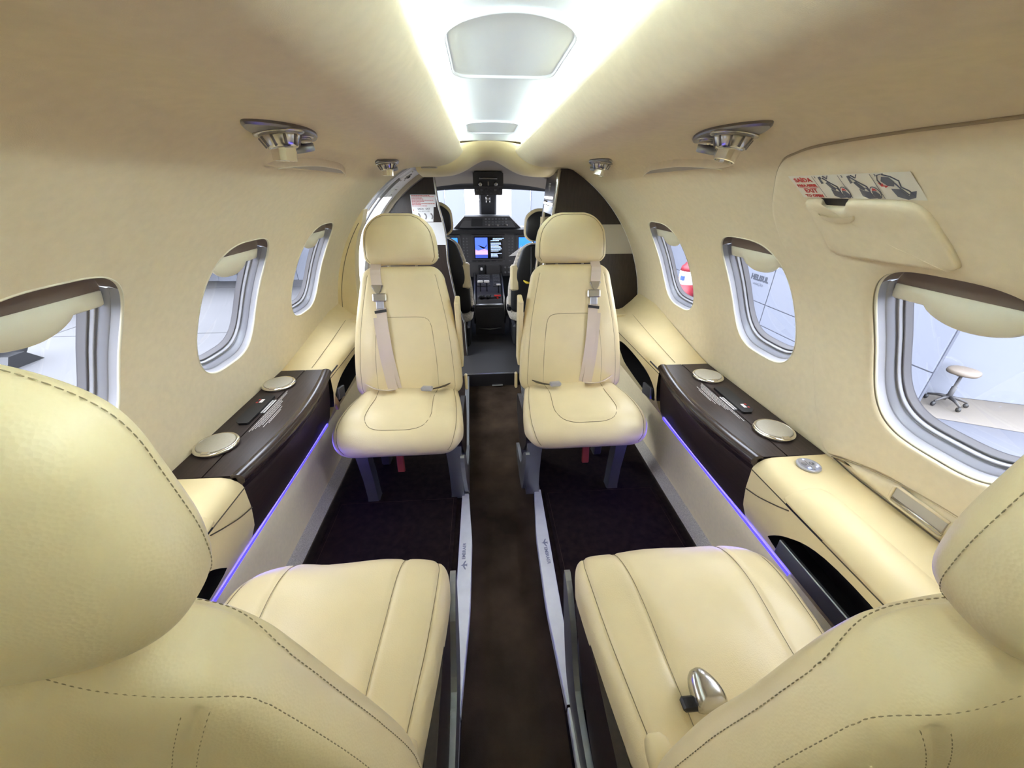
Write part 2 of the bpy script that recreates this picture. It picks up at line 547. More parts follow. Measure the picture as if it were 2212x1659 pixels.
def hatch(y0, y1, w0, w1, bow, label):
    """rounded trapezoid access panel slightly proud of the ceiling"""
    r = .040
    base = [(-w0, y0), (w0, y0), (w1, y1), (-w1, y1)]
    poly = []
    for i in range(4):
        p = np.array(base[i]); a = np.array(base[i-1]); b = np.array(base[(i+1) % 4])
        ua = (a-p)/np.linalg.norm(a-p); ub = (b-p)/np.linalg.norm(b-p)
        for t in np.linspace(0, 1, 7):
            q = (1-t)**2*(p+ua*r)+2*t*(1-t)*p+t*t*(p+ub*r); poly.append(q)
    poly = [np.array((p[0], p[1]-bow*max(0, 1-(p[0]/w0)**2)*(1-(p[1]-y0)/(y1-y0)))) for p in poly]
    k7 = [np.array((x, y0-bow*(1-(x/w0)**2))) for x in np.linspace(-w0+r, w0-r, 12)[1:-1]]
    poly = poly[:7]+k7+poly[7:]
    c = np.mean(poly, axis=0)
    zf = lambda x: 1.352-.06*x*x
    rows = []
    for sc, dz in ((1.0, 0.0), (1.0, -.004), (.985, -.0062), (.965, -.0046), (.957, -.0020), (.952, -.0015), (.94, -.0015), (.5, -.0015), (.02, -.0015)):
        rows.append([(c[0]+(p[0]-c[0])*sc, c[1]+(p[1]-c[1])*sc, zf(c[0]+(p[0]-c[0])*sc)+dz) for p in poly])
    V, Fc = loft(rows, closed=True, cap=True)
    mk('ceiling_hatch', V, Fc, 'ceiling', label=label, cat='access panel', group='ceiling access panels')
hatch(.695, .955, .100, .100, .065, 'large white rounded access panel in the ceiling, nearest the camera')
hatch(1.54, 1.81, .094, .096, .03, 'white rounded access panel in the ceiling, far one near the arch')

# ---- floors
def rail_x(side, y):
    if side > 0: return float(np.interp(y, [-.9, .35, 1.2, 2.35], [.118, .118, .135, .185]))
    return float(np.interp(y, [-.9, .35, 1.2, 2.35], [-.148, -.150, -.145, -.172]))
ysf = list(np.linspace(Y_AFT, 2.36, 30))
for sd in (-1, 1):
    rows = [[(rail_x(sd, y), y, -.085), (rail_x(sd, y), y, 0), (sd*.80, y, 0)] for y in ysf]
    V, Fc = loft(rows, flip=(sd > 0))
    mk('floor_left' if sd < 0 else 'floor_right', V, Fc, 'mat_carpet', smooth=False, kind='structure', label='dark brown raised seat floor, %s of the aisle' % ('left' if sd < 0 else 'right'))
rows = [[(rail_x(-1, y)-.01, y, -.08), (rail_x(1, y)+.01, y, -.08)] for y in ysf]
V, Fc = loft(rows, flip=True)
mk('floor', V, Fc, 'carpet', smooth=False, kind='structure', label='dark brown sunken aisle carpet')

# ---- aisle rails with a wide white cover blade and lettering
def rail(sd):
    w = 'left' if sd < 0 else 'right'
    t = thing('aisle_rail', 'long white metal floor rail along the %s edge of the aisle' % w, 'rail', (0, 0, 0), group='aisle floor rails')
    def strip(y0, y1, fin, fout, n, z0=.0, z1=.008):
        rows = []
        for y in np.linspace(y0, y1, n):
            a = rail_x(sd, y)-sd*fin(y); b = rail_x(sd, y)+sd*fout(y)
            rows.append([(a, y, z0-.02), (a, y, z1-.002), (a+sd*.002, y, z1), (b-sd*.002, y, z1), (b, y, z1-.002), (b, y, z0)])
        return loft(rows, flip=(sd < 0), cap=False)
    V, Fc = strip(1.215, 2.34, lambda y: .004, lambda y: .022, 12); mk('track', V, Fc, 'grey_metal', t, False)
    fw = spline([.455, .56, .75, .95, 1.1, 1.21], [.003, .010, .020, .020, .010, .002])
    V, Fc = strip(.455, 1.21, lambda y: float(fw(y)), lambda y: .026, 26, z1=.011); c = mk('cover', V, Fc, 'white_rail', t, False)
    V, Fc = strip(Y_AFT, .45, lambda y: .002, lambda y: .024, 10); mk('track', V, Fc, 'white_rail', t, False)
    # lettering and bird mark
    yc = .905; xc = rail_x(sd, yc)+sd*.006
    dirx = (0, sd*1.0, 0) if sd < 0 else (0, -1, 0)
    if sd < 0:
        M = frame((xc, .925, .0116), (.02, 1, 0), (-1, .02, 0))
        text_mesh('lettering', 'EMBRAER', .016, M, 'letter_grey', t, bold=.0003)
        by = .868; dy = -1
    else:
        M = frame((xc+.002, .885, .0116), (.03, -1, 0), (1, .03, 0))
        text_mesh('lettering', 'EMBRAER', .016, M, 'letter_grey', t, bold=.0003)
        by = .938; dy = 1
    L = .018
    poly = [(0, 1.0), (.14, .35), (.95, -.35), (1.0, -.75), (.22, -.25), (.13, -.75), (.42, -1.05), (-.42, -1.05), (-.13, -.75), (-.22, -.25), (-1.0, -.75), (-.95, -.35), (-.14, .35)]
    lx = lambda a, b: (xc-b*L*.62, by+a*L*.95, .0117)
    V = [lx(a, b) for a, b in poly]
    mk('bird_mark', V, [tuple(range(len(poly)))], 'letter_grey', t, False)
for sd in (-1, 1): rail(sd)

# sill step at the cabin entrance
m_ = MB(); m_.box((.015, 2.362, -.035), (.42, .012, .09))
s_ = m_.build('step_riser', 'dark_plastic', None, label='dark step riser at the end of the aisle carpet', cat='step')
m_ = MB(); m_.box((.015, 2.376, .002), (.42, .018, .008), bev=.002); m_.build('sill_plate', 'steel', s_)
m_ = MB(); m_.box((.025, 2.345, -.07), (.075, .02, .006), bev=.002); m_.build('floor_lamp_strip', 'grey_metal', s_)

# ================================================================== SIDE LEDGES
DX = -0.012
CY0 = {1: .735, -1: .765}; CY1 = {1: 1.318, -1: 1.378}
def UX(sd, u): return sd*u+DX
def side_word(sd): return 'left' if sd < 0 else 'right'

def prof_loft(sd, ys, prof):
    """prof(y)-> list of (u,z)"""
    rows = [[(UX(sd, u), y, z) for (u, z) in prof(y)] for y in ys]
    return loft(rows, flip=(sd < 0))

def end_cap(sd, y, prof, flip):
    P = [(UX(sd, u), y, z) for (u, z) in prof(y)]
    return P, [tuple(range(len(P))) if flip else tuple(reversed(range(len(P))))]

def console(sd):
    w = side_word(sd); y0, y1 = CY0[sd], CY1[sd]; ym, hl = .5*(y0+y1), .5*(y1-y0)
    t = thing('side_console', 'dark wood side ledge with two cup holders between the %s seats' % w, 'side ledge', (0, 0, 0), group='dark wood side ledges')
    b = lambda y: .032*(1-((y-ym)/hl)**2)
    ys = np.linspace(y0, y1, 28)
    body = lambda y: [(.845, .522), (.66-b(y), .522), (.664-.8*b(y), .46), (.676-.5*b(y), .38), (.692-.2*b(y), .31), (.703, .284), (.80, .284)]
    V, Fc = prof_loft(sd, ys, body)
    k = len(V)
    for y, fl in ((y0, sd > 0), (y1, sd < 0)):
        P, f = end_cap(sd, y, body, fl); Fc += [tuple(i+len(V) for i in q) for q in f]; V += P
    mk('front_face', V, Fc, 'wood', t, False)
    for p in t.children: p.data.polygons.foreach_set('use_smooth', [len(q.vertices) == 4 for q in p.data.polygons])
    V, Fc = prof_loft(sd, ys, lambda y: [(.846, .5275), (.7405, .5275), (.7400, .5215)]); mk('top_panel', V, Fc, 'wood', t, False)
    V, Fc = prof_loft(sd, ys, lambda y: [(.7375, .5215), (.7370, .5275), (.672-b(y), .5280)]); mk('table_lid', V, Fc, 'wood', t, False)
    V, Fc = prof_loft(sd, ys, lambda y: [(.674-b(y), .5280), (.668-b(y), .5300), (.660-b(y), .5310), (.651-b(y), .5295), (.6445-b(y), .5245), (.642-b(y), .5165), (.645-b(y), .508), (.652-b(y), .502), (.656-b(y), .490), (.66-b(y), .482)])
    k = len(V); lip = lambda y: [(.674-b(y), .5280), (.660-b(y), .5310), (.651-b(y), .5295), (.6445-b(y), .5245), (.642-b(y), .5165), (.645-b(y), .508), (.652-b(y), .502), (.66-b(y), .482)]
    for y, fl in ((y0, sd > 0), (y1, sd < 0)):
        P, f = end_cap(sd, y, lip, fl); Fc += [tuple(i+len(V) for i in q) for q in f]; V += P
    mk('bullnose_rail', V, Fc, 'wood_lip', t)
    # cup holders
    for yc in ((.842, 1.196) if sd > 0 else (.893, 1.252)):
        xc = UX(sd, .777); M = Matrix.Translation((xc, yc, .5275))
        r = .050
        cup = MB().lathe([(r+.001, 0), (r+.004, .003), (r+.0045, .008), (r+.001, .0125), (r-.004, .0125), (r-.0045, .010)], 48, M).build('cup_holder', 'chrome', t, True, label='round chrome cup holder')
        MB().lathe([(r-.005, .008), (r-.005, .0135), (r-.007, .0145), (.001, .0150)], 48, M).build('lid', 'cup_lid', cup, False)
        yy = yc-.046; m = MB(); m.box((xc, yy, .5395), (.022, .012, .005), bev=.002); m.build('catch', 'chrome', cup, False)
    # black switch plate with printing
    yc = (y0+y1)/2+(.0 if sd > 0 else .01); xc = UX(sd, .772)
    poly = [(-.018, -.085), (.006, -.085), (.022, -.068), (.022, .068), (.006, .085), (-.018, .085), (-.022, .080), (-.022, -.080)]
    sw = MB().prism([(a*sd, b_) for a, b_ in poly], lambda a, b_: (xc+a, yc+b_, .5345), lambda a, b_: (xc+a, yc+b_, .527)).build('switch_plate', 'black', t, False)
    k = -1 if sd > 0 else 1
    MB().box((xc+sd*.003, yc+k*.048, .5347), (.010, .022, .0006)).build('icon', 'print_white', sw)
    m = MB()
    for a in (-1, 1): m.box((xc+sd*.014, yc+k*.048+a*.009, .5347), (.006, .007, .0006))
    m.build('icon', 'print_red', sw)
    # fine printing: a bold block and rows of tiny words
    rnd = random.Random(3); m = MB(); pl = MB(); pl.box((UX(sd, .7435), yc+k*.02, .5279), (.017, .088, .0006)); pl.build('label_plate', 'black', t)
    for row in (.7475, .7395):
        y = -.038
        while y < .036:
            l = rnd.uniform(.006, .011); m.box((UX(sd, row), yc+k*.02+y+l/2, .5283), (.0052, l-.0016, .0005)); y += l
    m.build('bold_print', 'print_white', t)
    m = MB()
    spans = [(-.125, .12), (-.11, .115), (-.06, .11), (-.055, .10), (-.03, .085), (-.02, .10), (.0, .075)]
    for i, (a, c) in enumerate(spans):
        y = a; u = .7295-i*.0052-(.003 if i > 4 else 0)
        while y < c:
            l = rnd.uniform(.004, .014); m.box((UX(sd, u), yc-k*(y+l/2), .5283), (.0016, l-.0016, .0004)); y += l
    m.build('fine_print', 'print_white', t, kind='stuff')

for sd in (-1, 1): console(sd)

def hole_box(sd, loop, surf, depth, m, parent, name):
    n = len(loop); V = [surf(*p) for p in loop]+[surf(*p)+Vector((sd*depth, 0, -.01)) for p in loop]
    Fc = [(i, (i+1) % n, n+(i+1) % n, n+i) for i in range(n)]+[tuple(n+i for i in range(n))]
    return mk(name, V, Fc, m, parent, False)

def lower_surf(sd, y, v):
    """inner face of the armrest below the seam, v 0..1 downwards"""
    u = float(np.interp(v, [0, .3, .6, .85, 1.0], [.652, .654, .664, .686, .704])); z = .488-v*(.488-.284)
    return Vector((UX(sd, u), y, z))

def armrest(sd, y0, y1, pocket, front):
    w = side_word(sd); pos = 'beside the far' if front else 'beside the near'
    t = thing('padded_side_ledge', 'cream leather side armrest ledge with dark pocket %s %s seat' % (pos, w), 'armrest', (0, 0, 0), group='cream side armrests')
    rise = (lambda y: .10*max(0, min(1, (y-y0)/.55))**1.2) if front else (lambda y: 0.0)
    ys = np.linspace(y0, y1, 26)
    top = lambda y: [(.846, .527+rise(y)), (.805, .5265+.55*rise(y)), (.76, .5260+.15*rise(y)), (.72, .5258), (.695, .5250), (.676, .5200), (.662, .5100), (.654, .4990), (.6515, .4905)]
    V, Fc = prof_loft(sd, ys, top); mk('top_cover', V, Fc, 'armrest_leather', t)
    # lower face with pocket opening
    vz = lambda z: (.488-z)/(.488-.284)
    poly = [(y, vz(z)) for (y, z) in crom(pocket, 6, closed=True)]
    cy = sum(p[0] for p in poly)/len(poly); cv = sum(p[1] for p in poly)/len(poly)
    gy = list(np.linspace(y0, y1, 30)); gs = list(np.linspace(0, 1, 14))
    # ensure block contains the outline
    a = max(i for i in range(30) if gy[i] < min(p[0] for p in poly)-.004); b = min(i for i in range(30) if gy[i] > max(p[0] for p in poly)+.004)
    c = max(i for i in range(14) if gs[i] < min(p[1] for p in poly)-.004); d = min(i for i in range(14) if gs[i] > max(p[1] for p in poly)+.004)
    V, Fc, loops = holed_grid(gy, gs, [(a, b, c, d, [tuple(p) for p in poly], (cy, cv))], lambda y, s: lower_surf(sd, y, s), rings=5)
    mk('inner_face', V, Fc, 'armrest_leather', t)
    hole_box(sd, loops[0], lambda y, s: lower_surf(sd, y, s), .085, 'black_cloth', t, 'pocket')
    m = MB(); m.tube([(UX(sd, .6515), y, .4893) for y in ys], .0016, 6); m.build('seam', 'seam_dark', t, True)
    return t

pockR_f = [(1.345, .350), (1.348, .410), (1.42, .445), (1.55, .460), (1.72, .462), (1.80, .44), (1.72, .37), (1.56, .335), (1.42, .325)]
pockR_a = [(.628, .345), (.622, .368), (.58, .412), (.52, .450), (.44, .465), (.30, .462), (.14, .455), (.08, .40), (.14, .345), (.36, .330), (.54, .328)]
arR_f = armrest(1, CY1[1]+.001, 2.085, pockR_f, True)
arL_f = armrest(-1, CY1[-1]+.001, 2.085, [(y+.055, z) for y, z in pockR_f], True)
arR_a = armrest(1, -.40, CY0[1]-.001, pockR_a, False)
arL_a = armrest(-1, -.40, CY0[-1]-.001, [(y+.01, z) for y, z in pockR_a], False)

# padded cover with finger slot on the near armrests; seam curves
for sd, t in ((1, arR_a), (-1, arL_a)):
    yf = CY0[sd]-.118
    ys = list(np.linspace(-.38, yf-.05, 14))+[yf-.03, yf-.015, yf-.005, yf]
    def padp(y):
        e = min(1, max(0, (yf-y)/.05)); e = math.sqrt(max(0, 1-(1-e)**2)); h = .007*e
        uo = .665+.073*(.75+.25*e)
        return [(uo+.004, .5255), (uo, .5262+h*.8), (uo-.02, .5268+h), (.698, .5255+h), (.678, .521+h), (.662, .512+h*.8), (.652-h*.6, .503), (.650-h*.6, .498), (.654, .496)]
    V, Fc = prof_loft(sd, ys, padp); mk('arm_pad', V, Fc, 'armrest_leather', t)
    m = MB()
    for a_, b_ in zip(np.linspace(yf-.115, yf-.01, 9)[:-1], np.linspace(yf-.115, yf-.01, 9)[1:]):
        m.box((UX(sd, .6525), .5*(a_+b_), .4935), (.006, b_-a_, .0075))
    m.build('finger_slot', 'black', t)
    m = MB(); m.tube([(UX(sd, .7375), y, .5275) for y in np.linspace(-.38, yf-.02, 12)], .0012, 6); m.build('stitch_line', 'gap_olive', t, True)
    # curved joint where the armrest meets the wood ledge
    pts = crom([(.652, CY0[sd]-.002, .425), (.6505, CY0[sd]-.05, .440), (.650, CY0[sd]-.10, .462), (.6505, CY0[sd]-.14, .482)], 8)
    m = MB(); m.tube([(UX(sd, p[0]), p[1], p[2]) for p in pts], .0016, 6); m.build('curved_joint', 'seam_dark', t, True)
for sd, t in ((1, arR_f), (-1, arL_f)):
    y = CY1[sd]
    m = MB()
    for a_ in np.linspace(0, .08, 7):
        m.box((UX(sd, .6585), y+.012+a_, .497+.0006*a_), (.010, .0136, .011))
    m.build('finger_slot', 'black', t)
    m = MB(); m.box((UX(sd, .725), 2.02, .531), (.10, .11, .012), bev=.004); m.build('end_block', 'armrest_leather', t)
    pts = [(UX(sd, .72+.05*((yy-y)/.7)), yy, .527+.02*((yy-y)/.7)**1.5) for yy in np.linspace(y+.02, 1.96, 12)]
    m = MB(); m.tube(pts, .001, 6); m.build('stitch_line', 'gap_olive', t, True)

# things tucked into the pockets
m = MB(); m.box((UX(1, .672), .36, .357), (.010, .48, .045), bev=.002)
tr = m.build('seat_tray', 'grey_metal', None, label='grey metal tray edge standing in the near right pocket', cat='tray')
m = MB(); m.box((UX(1, .6655), .345, .357), (.004, .075, .043)); m.build('blue_booklet', 'book_blue', None, label='blue booklet in the near right pocket', cat='booklet')
m = MB(); m.box((UX(1, .673), 1.43, .352), (.012, .085, .05), Euler((R(-8), 0, 0)), bev=.002); m.build('booklet', 'grey_metal', None, label='grey booklet in the pocket beside the far right seat', cat='booklet')
m = MB(); m.box((UX(-1, .675), 1.425, .355), (.012, .032, .07), Euler((R(25), 0, 0)), bev=.002); m.build('wooden_block', 'bookwood', None, label='light brown wooden piece in the pocket beside the far left seat', cat='block')
m = MB(); m.box((UX(-1, .677), 1.50, .362), (.012, .07, .05), Euler((R(-14), 0, 0)), bev=.002); m.build('booklet', 'grey_metal', None, label='grey booklet in the pocket beside the far left seat', cat='booklet')

# kick panels, carpet riser, blue light strip
for sd in (-1, 1):
    w = side_word(sd); ys = np.linspace(-.6, 2.09, 12)
    V, Fc = prof_loft(sd, ys, lambda y: [(.76, .284), (.712, .284), (.708, .276), (.712, .20), (.724, .050), (.722, .046)])
    k = mk('trim_%d' % (3 if sd < 0 else 4), V, Fc, 'kick', kind='structure', label='cream lower sidewall panel along the floor, %s side' % w)
    V, Fc = prof_loft(sd, ys, lambda y: [(.724, .047), (.716, .044), (.700, .010), (.697, .001)])
    mk('baseboard_%s' % w, V, Fc, 'riser', kind='structure', label='grey speckled carpet edging along the %s floor' % w)
    ya, yb = CY0[sd]-.16, CY1[sd]+.0
    V, Fc = prof_loft(sd, np.linspace(ya, yb, 8), lambda y: [(.7095, .2835), (.7075, .2775), (.7079, .2705)])
    mk('light_strip', V, Fc, 'led_blue', None, False, label='blue light strip under the %s wood ledge' % w, cat='light strip', group='blue floor light strips')
    # the strip's light
    L = bpy.data.lights.new('light_strip_glow', 'AREA'); L.shape = 'RECTANGLE'; L.size = yb-ya; L.size_y = .008; L.energy = LED_POWER; L.color = (.13, .10, 1.0)
    lo = bpy.data.objects.new('light_strip_glow', L); COL.objects.link(lo)
    d = Vector((-sd, 0, .06)).normalized(); ex = Vector((0, 1, 0)); ez = -d; ey = ez.cross(ex)
    M = Matrix.Identity(4)
    for i in range(3): M[i][0], M[i][1], M[i][2] = ex[i], ey[i], ez[i]
    M.translation = Vector((UX(sd, .703), .5*(ya+yb), .2745)); lo.matrix_world = M

# round control knob on the near right armrest
M = frame((UX(1, .762), .692, .5262), (1, 0, 0), (0, 1, 0))
kn = MB().lathe([(.026, 0), (.0275, .003), (.0265, .0065), (.0235, .0075), (.0225, .006), (.001, .006)], 40, M).build('control_knob', 'silver', None, True, label='round grey seat control with lit symbols on the near right armrest', cat='control')
m = MB(); m.box((M @ Vector((0, 0, .0062)))[:], (.0012, .042, .0008)); m.build('divider', 'frame_grey', kn)
for px, py in ((-.010, .004), (.010, .004)):
    MB().lathe([(.006, .0060), (.006, .0066), (.0048, .0066), (.0048, .0062)], 20, M @ Matrix.Translation((px, py, 0))).build('button', 'frame_grey', kn, True)
for px, py, a, b in ((0, .0195, .003, .004), (-.008, -.012, .007, .004), (.013, -.010, .004, .0025)):
    m = MB(); m.box((M @ Vector((px, py, .0064)))[:], (a, b, .0008)); m.build('lit_symbol', 'button_glow', kn)

# wall ledge with grab recess below the near right window
t = thing('grab_ledge', 'cream moulded ledge with grab recess below the near right window', 'ledge', (0, 0, 0))
rows = []
for y in np.linspace(-.2, .715, 34):
    e = min(1, max(0, (.715-y)/.30)); h = .002+.058*math.sin(e*math.pi/2)
    o = .012*math.sin(min(1, (.715-y)/.10)*math.pi/2)
    zt = .533+h
    xs = lambda z: math.sqrt(RR**2-(z-ZC)**2)
    rows.append([(xs(zt+.006)+.003, y, zt+.006), (xs(zt)-o*.7, y, zt), (xs(zt-.006)-o, y, zt-.006), (xs(.545)-o*1.0, y, .545), (xs(.534)-o*.8, y, .534), (xs(.527)+.002, y, .527)])
V, Fc = loft(rows, flip=True); mk('ledge_face', V, Fc, 'lining', t)
m = MB(); m.tube([(r_[0][0]-.012, r_[0][1], r_[0][2]+.002) for r_ in rows[:-2]]+[(.8335, .718, .533)], .0020, 6); m.build('upper_seam', 'gap_olive', t, True)
m = MB(); m.tube([(r_[4][0]-.001, r_[4][1], .5295) for r_ in rows], .0016, 6); m.build('lower_seam', 'seam_dark', t, True)
m = MB(); m.prism([(.455, .543), (.552, .543), (.556, .548), (.556, .578), (.552, .582), (.455, .582)], lambda y, z: (.8285, y, z), lambda y, z: (.8205, y, z)); m.build('recess', 'band_taupe', t)
m = MB(); m.tube([(.8200, .452, .543), (.8200, .553, .543), (.8195, .557, .549), (.8185, .557, .577), (.8180, .552, .583), (.8180, .452, .583)], .0032, 6); m.build('recess_rim', 'lining', t, True)
m = MB(); m.tube([(.8200, .452, .552), (.8195, .552, .552)], .0030, 8); m.build('recess_lip', 'steel', t, True)

# ================================================================== SEATS
class Pad:
    """soft upholstered pad: a super-elliptic section swept along a path in the local YZ plane"""
    def __init__(s, path, W, D, n=3.6, r=(.05, .05), rc=(.05, .05), m=2.3, crown=0.0, wr=0.0, seed=1):
        P = np.array(crom(path, 24)); s.P = P
        s.L = np.concatenate([[0], np.cumsum(np.linalg.norm(np.diff(P, axis=0), axis=1))]); s.len = s.L[-1]
        s.Wf = spline(*zip(*W)); s.Df = spline([d[0] for d in D], [d[1] for d in D]); s.Db = spline([d[0] for d in D], [d[2] for d in D])
        s.n, s.r, s.rc, s.m, s.crown, s.wr, s.seed = n, r, rc, m, crown, wr, seed
    def end(s, l, r0, r1, m):
        f = np.ones_like(l)
        a = np.clip((r0-l)/r0, 0, 1); b = np.clip((r1-(s.len-l))/r1, 0, 1)
        return (1-a**m)**(1/m)*(1-b**m)**(1/m)
    def base(s, t):
        l = np.asarray(t, float)*s.len
        y = np.interp(l, s.L, s.P[:, 0]); z = np.interp(l, s.L, s.P[:, 1]); e = .006
        ty = np.interp(np.minimum(l+e, s.len), s.L, s.P[:, 0])-np.interp(np.maximum(l-e, 0), s.L, s.P[:, 0])
        tz = np.interp(np.minimum(l+e, s.len), s.L, s.P[:, 1])-np.interp(np.maximum(l-e, 0), s.L, s.P[:, 1])
        k = np.hypot(ty, tz); ty, tz = ty/k, tz/k
        W = s.Wf(t)
        for r, q in ((s.rc[0], l), (s.rc[1], s.len-l)):
            a = np.clip((r-q)/r, 0, 1); W = W-r*(1-np.sqrt(np.maximum(0, 1-a*a)))
        ef = s.end(l, s.r[0], s.r[1], s.m)
        return y, z, ty, tz, W, s.Df(t)*ef, s.Db(t)*ef
    def wrinkle(s, x, l):
        q = s.seed
        return s.wr*(np.sin(x*31+l*9+q)*np.sin(l*23-x*5+q*2)+.5*np.sin(x*70+l*22+q*3)*np.sin(l*11+q))
    def point(s, x, t, sg=1, off=0.0):
        """point on the front (sg=1) or back (sg=-1) surface"""
        x = np.asarray(x, float); t = np.asarray(t, float)
        y, z, ty, tz, W, Df, Db = s.base(t)
        d = (1-np.clip(np.abs(x/W), 0, 1)**s.n)**(1/s.n)*(Df if sg > 0 else Db)
        d = d+s.wrinkle(x, t*s.len)*(d/np.maximum(Df if sg > 0 else Db, 1e-6))+off
        if sg < 0: d = -d
        # normal of path: rotate tangent so that 'front' is on the left of travel
        return np.stack([x, y+d*s.ny(ty, tz)[0], z+d*s.ny(ty, tz)[1]], -1)
    front = 1
    def ny(s, ty, tz):
        return (s.front*(-tz)*-1, s.front*ty*-1) if s.front < 0 else (tz, -ty)
    def mesh(s, nt, nphi, seams=()):
        u = np.linspace(0, 1, nt); t = u-.9*np.sin(2*np.pi*u)/(2*np.pi)      # denser at the ends
        ph = np.linspace(0, 2*np.pi, nphi, endpoint=False)
        y, z, ty, tz, W, Df, Db = s.base(t)
        c, sn = np.cos(ph), np.sin(ph)
        X = W[:, None]*np.sign(c)*np.abs(c)**(2/s.n)
        sd = np.repeat((np.sign(sn)*np.abs(sn)**(2/s.n))[None, :], nt, 0)
        D = np.where(sd >= 0, Df[:, None]*sd, Db[:, None]*sd)
        T = np.repeat(t[:, None], nphi, 1)
        wr = s.wrinkle(X, T*s.len)*sd
        D = D+wr
        gro = np.zeros_like(D)
        for (sg, xs, ts, dep, wid) in seams:
            q = np.stack([np.asarray(xs), np.asarray(ts)*s.len], -1)
            msk = (sd*sg > .02)
            px, pl = X[msk], T[msk]*s.len
            best = np.full(px.shape, 9.0)
            for a, b in zip(q[:-1], q[1:]):
                ab = b-a; L2 = max(ab@ab, 1e-12)
                tt = np.clip(((px-a[0])*ab[0]+(pl-a[1])*ab[1])/L2, 0, 1)
                best = np.minimum(best, np.hypot(px-a[0]-tt*ab[0], pl-a[1]-tt*ab[1]))
            gro[msk] -= sg*dep*np.exp(-(best/wid)**2)
        D = D+gro
        n0, n1 = s.ny(ty, tz)
        V = np.stack([X, y[:, None]+D*n0[:, None], z[:, None]+D*n1[:, None]], -1).reshape(-1, 3)
        Fc = []
        for i in range(nt-1):
            for j in range(nphi):
                k = (j+1) % nphi
                Fc.append((i*nphi+j, i*nphi+k, (i+1)*nphi+k, (i+1)*nphi+j))
        return V, Fc

def seam_tubes(pad, seams, rad, dash=None, lift=.0):
    """thread lines (or dashed stitches) lying on the pad"""
    m = MB()
    for (sg, xs, ts) in seams:
        xs, ts = np.asarray(xs, float), np.asarray(ts, float)
        P = pad.point(xs, ts, sg, lift)
        L = np.concatenate([[0], np.cumsum(np.linalg.norm(np.diff(P, axis=0), axis=1))])
        def at(l): 
            x = np.interp(l, L, xs); t = np.interp(l, L, ts)
            return pad.point(x, t, sg, lift)
        if dash is None:
            k = max(8, int(L[-1]/.012)); m.tube([tuple(p) for p in at(np.linspace(0, L[-1], k))], rad, 5)
        else:
            on, gap = dash; l = 0
            while l+on < L[-1]:
                q = at(np.linspace(l, l+on, 3)); m.tube([tuple(p) for p in q], [rad*.55, rad, rad*.55], 5); l += on+gap
    return m

def ribbon(pts, w, th, wdir=(1, 0, 0)):
    """flat strap; wdir per point or constant"""
    rows = []
    for i, p in enumerate(pts):
        p = Vector(p); t = (Vector(pts[min(i+1, len(pts)-1)])-Vector(pts[max(i-1, 0)])).normalized()
        wd_ = Vector(wdir[i] if isinstance(wdir[0], (tuple, list, Vector)) else wdir); wd_ = (wd_-t*wd_.dot(t)).normalized(); nn = t.cross(wd_)
        rows.append([p+wd_*w/2+nn*th/2, p-wd_*w/2+nn*th/2, p-wd_*w/2-nn*th/2, p+wd_*w/2-nn*th/2])
    return loft(rows, closed=True, cap=True)

